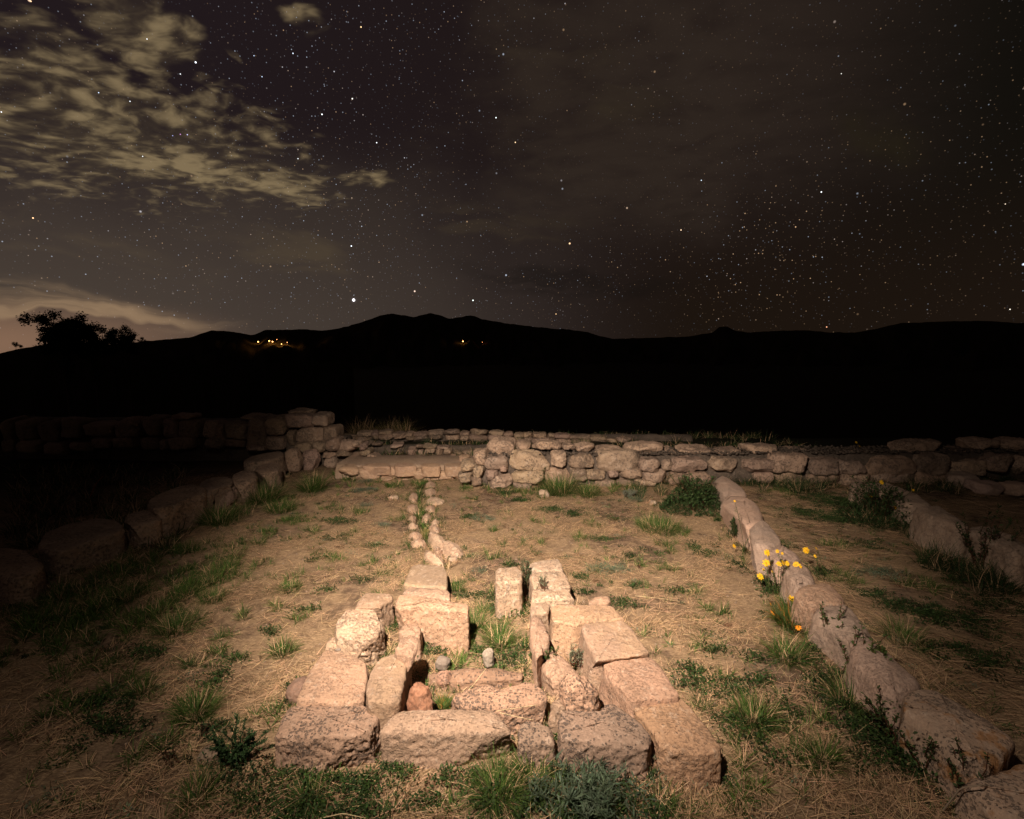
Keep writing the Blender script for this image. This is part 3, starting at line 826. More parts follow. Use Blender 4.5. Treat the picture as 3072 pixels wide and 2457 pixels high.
# ------------------------------------------------------------------ back wall with mortar
bw = empty("back_wall", G(2000, 1464))
tag(bw, "mortared stone wall closing the yard at the back, right of the gate opening", "stone wall")
z4 = lambda r: (1350 + r[0] * .4174, 1280 + r[1] * .4174, 1350 + r[2] * .4174, 1280 + r[3] * .4174)
z5 = lambda r: (2050 + r[0] * .474, 1280 + r[1] * .474, 2050 + r[2] * .474, 1280 + r[3] * .474)
z3 = lambda r: (850 + r[0] * .371, 1180 + r[1] * .371, 850 + r[2] * .371, 1180 + r[3] * .371)
z6 = lambda r: (600 + r[0] * .2783, 1220 + r[1] * .2783, 600 + r[2] * .2783, 1220 + r[3] * .2783)
z8 = lambda r: (100 + r[0] * .29, 1200 + r[1] * .29, 100 + r[2] * .29, 1200 + r[3] * .29)
YW = 5.32
def yw(px):
    return YW + 0.00012 * (px - 1500)
face4 = [(160, 185, 270, 275), (75, 255, 165, 330), (230, 225, 415, 312), (430, 205, 725, 330), (735, 200, 845, 310), (865, 220, 1040, 312),
         (1075, 192, 1375, 322), (1380, 250, 1530, 330), (1610, 235, 1855, 332), (1870, 240, 2080, 328), (1535, 250, 1605, 330),
         (155, 290, 250, 372), (252, 312, 350, 382), (355, 290, 412, 335), (450, 330, 680, 412), (690, 312, 860, 400), (870, 318, 985, 400), (990, 320, 1120, 395), (1150, 330, 1220, 378),
         (1230, 320, 1390, 388), (1395, 325, 1560, 400), (1565, 335, 1720, 420), (1725, 335, 1880, 420),
         (60, 335, 150, 410), (150, 372, 230, 432), (280, 368, 440, 442), (450, 415, 600, 450), (1060, 392, 1200, 438), (1210, 390, 1340, 440), (700, 402, 900, 450), (1350, 392, 1500, 440)]
face5 = [(400, 215, 600, 300), (595, 190, 805, 295), (820, 220, 1000, 300), (1005, 225, 1185, 310), (1195, 200, 1480, 305), (1525, 180, 1700, 305), (1705, 230, 1960, 320),
         (1970, 180, 2110, 290), (2120, 200, 2300, 300), (470, 300, 585, 372), (600, 300, 760, 370), (800, 305, 1010, 370), (1020, 315, 1200, 380), (1215, 310, 1480, 370), (1500, 310, 1720, 370)]
for r in face4:
    q = z4(r); rstone(q, yw(q[0]), .26, M_wall, bw)
for r in face5:
    q = z5(r); rstone(q, yw(q[0]), .26, M_wall, bw)
caps4 = [(265, 115, 472, 205), (478, 128, 588, 178), (595, 115, 805, 178), (812, 140, 908, 182), (915, 140, 1048, 188), (1072, 165, 1272, 195),
         (1288, 140, 1532, 208), (1578, 180, 1642, 218), (1672, 165, 1908, 203), (1935, 170, 2112, 218)]
caps5 = [(385, 125, 642, 182), (645, 165, 820, 190), (920, 180, 1100, 215), (1072, 165, 1195, 195), (1380, 102, 1692, 190), (1685, 145, 1962, 238), (1850, 90, 2045, 145), (2050, 145, 2200, 205), (2050, 92, 2250, 150)]
for r in caps4:
    q = z4(r); rstone(q, yw(q[0]) + .20, .34, M_wall, bw, k=3.2, tint=(1.12, 1.08, 1.04))
for r in caps5:
    q = z5(r); rstone(q, yw(q[0]) + .20, .34, M_wall, bw, k=3.2, tint=(1.12, 1.08, 1.04))
# mortar core and the gravel fill on its top
def core(name, x0, x1, y0, y1, z, mat, parent, slope=0.0, zb=-.1):
    nx, ny = max(8, int((x1 - x0) * 12)), 8
    xs = np.linspace(x0, x1, nx); P = []
    prof = [(y0, zb), (y0 + .02, z * .3), (y0 + .03, z * .6), (y0 + .05, z * .92), (y0 + .10, z), ((y0 + y1) / 2, z * 1.02), (y1 - .08, z), (y1, z * .8), (y1, zb)]
    for x in xs:
        for (a, b_) in prof:
            P.append((x, a + slope * (x - x0), b_))
    P = np.array(P, float)
    P += 0.016 * np.stack([fbm(P * 6 + 3, 3), fbm(P * 6 + 7, 3), fbm(P * 6 + 11, 3)], -1)
    m = len(prof)
    f = [(i * m + j, i * m + j + 1, (i + 1) * m + j + 1, (i + 1) * m + j) for i in range(nx - 1) for j in range(m - 1)]
    for e in (0, (nx - 1) * m):
        f += [(e, e + 1, e + 7, e + 8), (e + 1, e + 2, e + 6, e + 7), (e + 2, e + 3, e + 5, e + 6)]
    return link(name, P, f, mat, parent=parent)
core("mortar", D(1425, 1440, YW)[0], 6.2, YW + .08, YW + .62, .32, M_mortar, bw, slope=.034)
def pebbles(name, pts, smin, smax, mat, parent=None, colors=None):
    V, Fc = _cs.setdefault(2, cubesphere(2))
    V = V / np.linalg.norm(V, axis=1)[:, None]
    vs, fs = [], []
    for i, p in enumerate(pts):
        s = random.uniform(smin, smax)
        q = V * np.array([s, s * random.uniform(.6, 1), s * random.uniform(.4, .8)]) * (1 + .25 * rng.normal(size=(len(V), 1)) * .5)
        a = random.uniform(0, 6.28); c_, s_ = math.cos(a), math.sin(a)
        q = np.stack([q[:, 0] * c_ - q[:, 1] * s_, q[:, 0] * s_ + q[:, 1] * c_, q[:, 2]], -1) + p
        vs.append(q); fs.append(Fc + i * len(V))
    return link(name, np.concatenate(vs), np.concatenate(fs), mat, parent=parent, smooth=False)
pp = np.array([(_x + .02, YW + .034 * (_x + .2) + random.uniform(.1, .5), .335 + random.uniform(-.005, .02)) for _x in rng.uniform(-.3, 5.8, 1700)])
pg = pebbles("gravel", pp, .008, .022, M_mortar, bw); pg['kind'] = 'stuff'; pg.color = (.8, .8, .8, 1)

# gate threshold between the walls
th = empty("threshold", G(1250, 1435))
tag(th, "low step of flat pale stones across the gate opening in the back wall", "stone step")
YT = G(1250, 1440)[1]
for r in [(592, 608, 762, 694), (763, 598, 922, 692), (903, 630, 1018, 694), (1022, 620, 1162, 698), (1162, 655, 1252, 702), (1250, 650, 1370, 722), (1365, 645, 1490, 720),
          (1118, 700, 1192, 735), (768, 684, 892, 714), (430, 600, 592, 670), (900, 694, 1010, 725), (600, 690, 760, 730), (1200, 705, 1300, 740)]:
    q = z3(r); rstone(q, YT - .02, .3, M_tan, th, k=4, tint=(1.3, 1.22, 1.15))
for r in [(1285, 592, 1410, 640), (1210, 600, 1290, 640), (1020, 590, 1225, 622), (925, 595, 1015, 628), (1430, 560, 1530, 640), (1410, 525, 1500, 570)]:
    q = z3(r); rstone(q, YT + .22, .3, M_tan, th, k=3.4, tint=(1.2, 1.12, 1.05))
cx0, cx1 = D(1000, 1430, YT)[0], D(1440, 1430, YT)[0]
core("mortar", cx0, cx1, YT + .06, YT + .75, .15, M_tan, th)

for pl_ in [[(1080, 1400), (1098, 1388), (1160, 1386), (1176, 1396), (1168, 1402)], [(1180, 1401), (1184, 1388), (1240, 1386), (1256, 1400)], [(1262, 1401), (1262, 1388), (1320, 1387), (1326, 1401)],
            [(1332, 1401), (1330, 1388), (1390, 1386), (1402, 1400)]]:
    block("slab", pl_, .168, M_tan, parent=th, tint=random.choice([(1.25, 1.15, 1.08), (1.1, 1.02, .95)]), res=.6, zb=.05, chips=4, rad=.02, flare=.0)

# ------------------------------------------------------------------ upper left wall and its broken end
ul = empty("upper_wall", G(600, 1400))
tag(ul, "tall wall of squared blocks running into the dark at the upper left", "stone wall")
yu = lambda px: 6.35 + (1000 - px) * 0.0002
for r in [(905, 92, 1195, 240), (1195, 96, 1356, 226), (690, 130, 902, 300), (470, 150, 690, 440), (255, 170, 470, 362), (160, 170, 254, 362), (0, 165, 158, 352),
          (1010, 240, 1335, 400), (915, 255, 1008, 430), (690, 305, 905, 460), (1290, 222, 1476, 382), (1330, 352, 1492, 490), (1010, 405, 1180, 500), (1180, 402, 1328, 500),
          (1470, 392, 1650, 500), (1620, 385, 1712, 452), (1690, 425, 1757, 482), (1700, 480, 1812, 548), (1450, 470, 1592, 582), (1262, 490, 1450, 562),
          (1598, 540, 1690, 590), (1780, 538, 1902, 595), (1300, 560, 1450, 660), (0, 345, 188, 490), (190, 368, 468, 445), (470, 442, 690, 500)]:
    q = z6(r); big = r[0] < 1300 and r[3] < 470
    rstone(q, yu(q[0]) - (0 if big else .12), .34, M_wall, ul, k=6 if big else 3, lump=.6 if big else 1)
for r in [(1310, 230, 1476, 410), (1490, 226, 1682, 392), (1080, 182, 1300, 386), (810, 186, 1062, 392), (490, 262, 796, 384), (255, 206, 480, 432), (20, 202, 250, 432),
          (-230, 210, 10, 420), (-360, 195, -240, 410), (1380, 396, 1640, 532), (1290, 415, 1375, 520), (1095, 400, 1280, 522), (800, 402, 1060, 512), (600, 395, 790, 505), (340, 440, 590, 540),
          (60, 440, 330, 560), (-200, 430, 50, 550), (-360, 420, -210, 540)]:
    q = z8(r); rstone(q, yu(q[0]), .34, M_wall, ul, k=6, lump=.6)
q = z6((880, 50, 1172, 96)); rstone(q, yu(q[0]) + .05, .4, M_wall, ul, k=3)
q = z8((1380, 155, 1628, 215)); rstone(q, yu(q[0]) + .05, .4, M_wall, ul, k=3)
q = z6((380, 110, 760, 150)); rstone(q, yu(q[0]) + .1, .4, M_wall, ul, k=3)
core("mortar", D(-40, 1300, 6.5)[0], D(925, 1300, 6.4)[0], 6.80, 7.25, .54, M_mortar, ul, slope=-.06)
core("mortar", D(850, 1300, 6.4)[0], D(1030, 1300, 6.4)[0], 6.42, 6.8, .35, M_mortar, ul)

# ------------------------------------------------------------------ left low wall
lw = empty("yard_wall", G(500, 1600))
tag(lw, "low wall of long rough stones with tall grass at its foot along the left side", "low wall")
LW = [([(-80, 1700), (-60, 1650), (40, 1640), (110, 1660), (125, 1700), (60, 1742)], .14),
      ([(125, 1640), (130, 1600), (210, 1570), (290, 1552), (350, 1560), (367, 1590), (300, 1615), (180, 1655)], .15),
      ([(370, 1572), (372, 1545), (420, 1530), (470, 1528), (482, 1545), (475, 1560), (400, 1580)], .15),
      ([(440, 1520), (460, 1490), (520, 1464), (570, 1450), (612, 1462), (610, 1482), (560, 1500), (488, 1528)], .22),
      ([(600, 1462), (604, 1444), (640, 1432), (690, 1428), (702, 1442), (690, 1456), (640, 1468)], .19),
      ([(690, 1440), (700, 1420), (735, 1410), (765, 1412), (770, 1430), (752, 1442), (715, 1452)], .19),
      ([(762, 1412), (775, 1395), (830, 1386), (842, 1396), (838, 1410), (780, 1424)], .20),
      ([(735, 1388), (740, 1372), (800, 1356), (842, 1352), (850, 1366), (790, 1384)], .24)]
for i, (p, h) in enumerate(LW):
    ca_ = np.mean(p, axis=0)
    p = [tuple(ca_ + (np.array(q_) - ca_) * np.array([1.10, 1.06])) for q_ in p]
    block("stone", p, h + .025, M_wall, parent=lw, cat='kerb', rad=.025, flare=.015, rough=1.4, crag=1.4, tint=[(1.05, 1, .95), (.9, .88, .85), (1.15, 1.1, 1.05)][i % 3], n=120, chips=5)
for r, by in [((841, 1360, 897, 1416), 1420), ((898, 1357, 944, 1412), 1414), ((792, 1388, 845, 1430), 1436), ((711, 1440, 755, 1486), 1490), ((617, 1472, 688, 1522), 1524), ((686, 1462, 716, 1505), 1508), ((488, 1520, 560, 1572), 1574), ((560, 1495, 612, 1560), 1562)]:
    g = G((r[0] + r[2]) / 2, by); rstone(r, g[1], .2, M_wall, lw, k=4)

# ------------------------------------------------------------------ far low walls beyond the gate
fw = empty("far_wall", G(1450, 1325))
tag(fw, "thin line of small stones far behind the gate opening, edge of the terrace", "stone wall")
x = 1010
while x < 2060:
    wd = random.uniform(22, 60)
    yb = np.interp(x, [1000, 1150, 1350, 1600, 1800, 2060], [1322, 1316, 1318, 1328, 1336, 1356])
    yt = np.interp(x, [1000, 1080, 1200, 1350, 1500, 1700, 1850, 2060], [1312, 1296, 1295, 1296, 1299, 1306, 1316, 1345]) + random.uniform(-5, 5)
    for (a, b_) in ((yt, (yt + yb) / 2 + 2), ((yt + yb) / 2, yb + 4)):
        rstone((x, a, x + wd, b_), 8.0 + random.uniform(-.05, .05), .25, M_wall, fw, k=3.5, n=8)
    x += wd * .98
core("mortar", D(1010, 1310, 8.1)[0], D(2080, 1340, 8.1)[0], 8.12, 8.35, .10, M_mortar, fw)
sw = empty("sunken_wall", G(1290, 1385))
tag(sw, "short two-course wall of small stones in the hollow just behind the gate step", "stone wall")
for r in [(990, 450, 1075, 500), (1080, 468, 1120, 505), (1140, 455, 1220, 500), (1225, 460, 1285, 515), (1290, 455, 1360, 500), (1060, 428, 1120, 450), (1122, 432, 1225, 458), (1230, 440, 1340, 462),
          (990, 505, 1060, 545), (1065, 505, 1150, 550), (1155, 505, 1230, 548), (1235, 518, 1290, 548), (1370, 480, 1450, 512), (1455, 470, 1530, 505), (1530, 460, 1640, 500), (1270, 512, 1330, 545), (1340, 505, 1420, 540),
          (640, 405, 700, 425), (705, 412, 780, 432), (860, 420, 960, 445), (780, 525, 900, 570), (905, 535, 1110, 582), (1115, 550, 1240, 590), (1245, 550, 1400, 592)]:
    q = z3(r); Y = 6.95 if r[1] < 520 else 6.6
    rstone(q, Y, .28, M_wall, sw, k=3.5, n=10)
core("mortar", D(1110, 1370, 7.0)[0], D(1500, 1370, 7.0)[0], 7.08, 7.3, .12, M_mortar, sw)

# ------------------------------------------------------------------ plants
def inside(pts):
    """which xy points fall inside a stone footprint"""
    m = np.zeros(len(pts), bool)
    for P in FOOT:
        lo, hi = P.min(0), P.max(0)
        c = np.where((pts[:, 0] > lo[0]) & (pts[:, 0] < hi[0]) & (pts[:, 1] > lo[1]) & (pts[:, 1] < hi[1]))[0]
        if not len(c): continue
        q = pts[c]; ins = np.zeros(len(c), bool)
        Q = np.roll(P, -1, 0)
        for (x1, y1), (x2, y2) in zip(P[::2], np.roll(P[::2], -1, 0)):
            cr = ((y1 > q[:, 1]) != (y2 > q[:, 1]))
            with np.errstate(divide='ignore', invalid='ignore'):
                xx = (x2 - x1) * (q[:, 1] - y1) / (y2 - y1) + x1
            ins ^= cr & (q[:, 0] < xx)
        m[c] |= ins
    return m
def ribbons(base, az_, L, lean, wid, droop, cols, segs=4):
    """grass blades; lean = angle from vertical at the root, droop = extra angle gained by the tip"""
    n = len(base)
    az_ = np.asarray(az_); h = np.stack([np.cos(az_), np.sin(az_)], -1)
    sd = np.stack([-h[:, 1], h[:, 0], np.zeros(n)], -1)
    p = base.copy(); V = []
    tw = rng.uniform(-.5, .5, n)
    for s in range(segs + 1):
        t = s / segs
        w_ = wid * (1 - t ** 1.6) * 0.5 + 0.0002
        a = lean + droop * t
        d = np.column_stack([h * np.sin(a)[:, None], np.cos(a)])
        up = np.cross(sd, d)
        s2 = sd * np.cos(tw)[:, None] + up * np.sin(tw)[:, None]
        V.append(np.stack([p - s2 * w_[:, None], p + s2 * w_[:, None]], 1))
        p = p + d * (L / segs)[:, None]
    V = np.stack(V, 1).reshape(-1, 3)             # n, segs+1, 2
    i = (np.arange(n) * (segs + 1) * 2)[:, None] + (np.arange(segs) * 2)[None]
    i = i.ravel()
    f = np.stack([i, i + 1, i + 3, i + 2], -1)
    c = np.repeat(cols, (segs + 1) * 2, 0)
    return V, f, c
def leaves(pos, dirs, L, wid, cols, up=None):
    """pointed leaves, each of four vertices folded a little along the midrib"""
    n = len(pos)
    dirs = dirs / np.linalg.norm(dirs, axis=1)[:, None]
    r = rng.normal(size=(n, 3)) * .4 + np.array([0, 0, 1]) if up is None else up
    s = np.cross(dirs, r); s /= np.linalg.norm(s, axis=1)[:, None] + 1e-9
    nn = np.cross(s, dirs)
    L = np.asarray(L)[:, None]; W = np.asarray(wid)[:, None]
    a = pos; b_ = pos + dirs * L * .5 + s * W * .5 + nn * L * .06; c = pos + dirs * L; d = pos + dirs * L * .5 - s * W * .5 + nn * L * .06
    V = np.stack([a, b_, c, d], 1).reshape(-1, 3)
    f = np.arange(n * 4).reshape(-1, 4)
    return V, f, np.repeat(cols, 4, 0)
class Acc:
    def __init__(s): s.v, s.f, s.c, s.n = [], [], [], 0
    def add(s, t):
        v, f, c = t
        s.v.append(v); s.f.append(f + s.n); s.c.append(c); s.n += len(v)
    def build(s, name, mat, parent=None, origin=None):
        return link(name, np.concatenate(s.v), np.concatenate(s.f), mat, parent=parent, origin=origin, smooth=False, colors=np.concatenate(s.c))
def vary(c, n, a=.25, alt=None, pa=.0):
    c = np.array(c)[None] * (1 + rng.uniform(-a, a, (n, 1))) * (1 + rng.uniform(-.08, .08, (n, 3)))
    if alt is not None:
        m = rng.random(n) < pa
        c[m] = np.array(alt)[None] * (1 + rng.uniform(-a, a, (m.sum(), 1)))
    return np.clip(c, .002, 1)
GREEN = (0.062, 0.104, 0.020); DGREEN = (0.035, 0.060, 0.018); GREY = (0.12, 0.145, 0.09); STRAW = (0.50, 0.325, 0.188); RUST = (0.30, 0.13, 0.03)
def onground(xy):
    return np.column_stack([xy, gh(xy[:, 0], xy[:, 1])])

# straw, lying
def straw():
    acc = Acc()
    def field(n, x0, x1, y0, y1, L0, L1, dens=None):
        xy = np.column_stack([rng.uniform(x0, x1, n), rng.uniform(y0, y1, n)])
        p3 = np.column_stack([xy, np.zeros(n)])
        clump = fbm(p3 * 2.3 + 4, 3)
        keep = rng.random(n) < np.clip(.46 + clump * 1.35, .05, 1)
        # only what the photograph can see, with a margin
        keep &= np.abs(xy[:, 0]) < (xy[:, 1] * 1.06 + .5)
        keep &= ~inside(xy)
        xy = xy[keep]; m = len(xy); p3 = p3[keep]
        flow = pn(p3 * 0.9 + 30) * 3.2 + pn(p3 * 4 + 50) * 1.3
        right = np.clip((xy[:, 0] - 1.5) / .7, 0, 1); bot = np.clip((1.75 - xy[:, 1]) / .3, 0, 1)
        a = flow + rng.normal(size=m) * (1.2 - .75 * right)
        a = a * (1 - right) + right * (-.55 + rng.normal(size=m) * .35 + math.pi * (rng.random(m) < .5))
        L = rng.uniform(L0, L1, m) * (1 + .6 * right) * (1 + .35 * bot); wd = rng.uniform(.0009, .0021, m)
        base = onground(xy); base[:, 2] += rng.uniform(.001, .014, m)
        cc_ = vary(STRAW, m, .38, (0.17, 0.11, 0.06), .3)
        acc.add(ribbons(base, a, L, rng.uniform(1.28, 1.62, m), wd, rng.uniform(-.25, .35, m), cc_, 3))
    field(70000, -3.0, 3.2, 1.05, 2.3, .02, .11)
    field(110000, -3.4, 4.4, 2.3, 4.2, .02, .11)
    field(60000, -4.0, 5.2, 4.2, 6.0, .03, .12)
    # thatch fragments: short and thick
    o = acc.build("dry_straw", M_straw, origin=(0, 0, 0))
    tag(o, "matted dry straw littering the yard soil", "straw", kind="stuff")
straw()

def tuft(acc, p, rad, n, L0, L1, wid=.004, lean=(.15, 1.1), c=GREEN, alt=STRAW, pa=.15, droop=(.2, 1.1), off=False):
    a = rng.uniform(0, 2 * math.pi, n); rr = rad * np.sqrt(rng.random(n))
    xy = p[:2] + np.stack([np.cos(a), np.sin(a)], -1) * rr[:, None] * .6
    if off is False:
        k = ~inside(xy); xy = xy[k]; a = a[k]; n = len(xy)
    if n < 3: return
    base = onground(xy)
    if off: base[:, 2] = p[2]
    a2 = a + rng.normal(size=n) * .6
    acc.add(ribbons(base, a2, rng.uniform(L0, L1, n), rng.uniform(*lean, n), wid * rng.uniform(.6, 1.3, n), rng.uniform(*droop, n), vary(c, n, .3, alt, pa), 5))
def herb(acc, p, rad, n, L=.014, wid=.007, c=DGREEN, h=.02, off=False):
    a = rng.uniform(0, 2 * math.pi, n); rr = rad * rng.random(n) ** .6
    ir = 1 + .45 * np.sin(a * 3 + p[0] * 40) * rng.uniform(.5, 1)
    xy = p[:2] + np.stack([np.cos(a) * 1.25, np.sin(a) * .9], -1) * (rr * ir)[:, None]
    if off is False:
        k = ~inside(xy); xy = xy[k]; n = len(xy)
    if n < 3: return
    pos = onground(xy)
    if off: pos[:, 2] = p[2]
    pos[:, 2] += rng.random(n) * h
    d = np.column_stack([rng.normal(size=(n, 2)), rng.uniform(-.1, 1.3, n)])
    acc.add(leaves(pos, d, L * rng.uniform(.6, 1.4, n), wid * rng.uniform(.6, 1.4, n), vary(c, n, .4)))

# named tussocks: px, py of base, spread (m), blades, blade length
TU = [("tall green grass tussock against the left low wall, largest on that side", 792, 1504, .20, 420, .22, .46, GREEN),
      ("green grass tussock at the foot of the broken wall end", 938, 1468, .16, 280, .2, .42, GREEN),
      ("grass tussock in front of the upright stones of the left wall", 658, 1570, .18, 300, .16, .34, GREEN),
      ("low grass tussock right of the left wall's long grass", 845, 1530, .2, 220, .1, .22, GREEN),
      ("tall bright grass tussock against the back wall, tallest there", 1678, 1478, .22, 460, .22, .42, GREEN),
      ("smaller grass tussock leaning right beside the tallest back wall tussock", 1762, 1486, .16, 240, .16, .3, GREEN),
      ("upright dark grass clump against the back wall above the dark bush", 2005, 1450, .15, 220, .2, .36, DGREEN),
      ("wide flattened green tussock in the straw before the dark bush", 1975, 1586, .26, 380, .1, .22, GREEN),
      ("spiky tussock between the kerb and the back wall", 2392, 1478, .14, 120, .2, .42, DGREEN),
      ("grass clump behind the far end of the kerb", 2240, 1452, .2, 220, .12, .26, DGREEN),
      ("tussock with orange dead blades left of the kerb, below the yellow flowers", 2385, 1880, .14, 300, .14, .28, GREEN),
      ("yellowish spiky tussock in the dark straw right of the kerb", 2712, 1930, .12, 110, .12, .28, GREEN),
      ("sprawling grass tussock in the bare patch left of the kerb's near half", 2362, 1985, .10, 150, .12, .26, GREEN),
      ("spreading tussock nearest the kerb's lichened stones", 2545, 2115, .09, 150, .1, .24, GREEN),
      ("star shaped green tussock right of the ring's front corner", 2470, 2290, .06, 130, .08, .18, GREEN),
      ("wide tussock right of the ring among clover", 2260, 2170, .09, 240, .08, .2, GREEN),
      ("large dark green tussock at left, near the edge of the light", 525, 1892, .12, 170, .1, .24, GREEN),
      ("bushy green tussock in the left foreground", 588, 2150, .10, 260, .08, .17, GREEN),
      ("small tussock up and left of the bushy foreground one", 425, 2085, .07, 110, .06, .14, GREEN),
      ("bright tussock left of the rough cream block", 850, 1965, .08, 110, .06, .15, GREEN),
      ("round green tussock halfway up the left of the yard", 870, 1765, .10, 160, .05, .13, GREEN),
      ("green tussock between the left wall and the round one", 640, 1800, .1, 120, .06, .15, GREEN),
      ("grass tussock at the lower left edge of the picture's lit ground", 590, 2395, .07, 130, .06, .15, GREEN),
      ("thin grass tussock in front of the pitted corner block", 925, 2395, .05, 70, .08, .17, GREEN),
      ("tall mixed grass tussock in front of the joint beside the smallest front block", 1490, 2395, .09, 190, .1, .22, GREEN),
      ("grass tussock growing up in front of the humped grey block", 1590, 2350, .08, 120, .08, .2, GREEN),
      ("dry yellow tuft in the joint behind the front left corner block", 1183, 2118, .03, 130, .06, .12, STRAW),
      ("short green tuft beside the orange-red stone", 1330, 2118, .05, 170, .05, .1, GREEN),
      ("dry yellow tuft between the broken slab and the round speckled stone", 1640, 2125, .04, 110, .06, .13, STRAW),
      ("dry golden tuft behind the low sloping block", 1712, 1958, .04, 110, .04, .1, STRAW),
      ("green tuft in the gap beside the rough cream block", 1168, 1875, .05, 130, .08, .17, GREEN),
      ("long grass filling the channel mouth at the tall block's corner", 1425, 1880, .07, 90, .12, .24, GREEN),
      ("sprawling grass in the middle of the inner channel", 1500, 1925, .09, 130, .08, .22, GREEN),
      ("upright grass between the tan block and the inner channel", 1372, 1772, .05, 50, .08, .19, GREEN),
      ("bright grass at the foot of the whitish channel stone", 1362, 1662, .05, 150, .03, .07, GREEN),
      ("grass clump where the channel meets the gate step", 1258, 1455, .12, 260, .08, .18, GREEN),
      ("long grass standing in the channel between its banks", 1262, 1545, .06, 140, .1, .2, GREEN),
      ("grass growing in the near part of the channel", 1278, 1600, .05, 90, .08, .17, (.2, .17, .05))]
for lab, px, py, rad, n, L0, L1, c in TU:
    g = G(px, py); g[2] = float(gh(g[0], g[1]))
    a = Acc()
    st_ = c is STRAW
    tuft(a, g, rad * 1.05, int(n * 3), L0 * .35, L1 * .64, wid=.0018 if st_ else .0014 + .00045 * g[1], c=(STRAW if st_ else c), alt=(RUST if 'orange' in lab else STRAW), pa=.2 if 'orange' in lab else .16,
         off=st_ or 'joint' in lab or 'gap' in lab, lean=(.1, 1.25), droop=(.2, 1.3))
    if a.n:
        tag(a.build("grass_tuft", M_plant, origin=g), lab, "grass tuft")

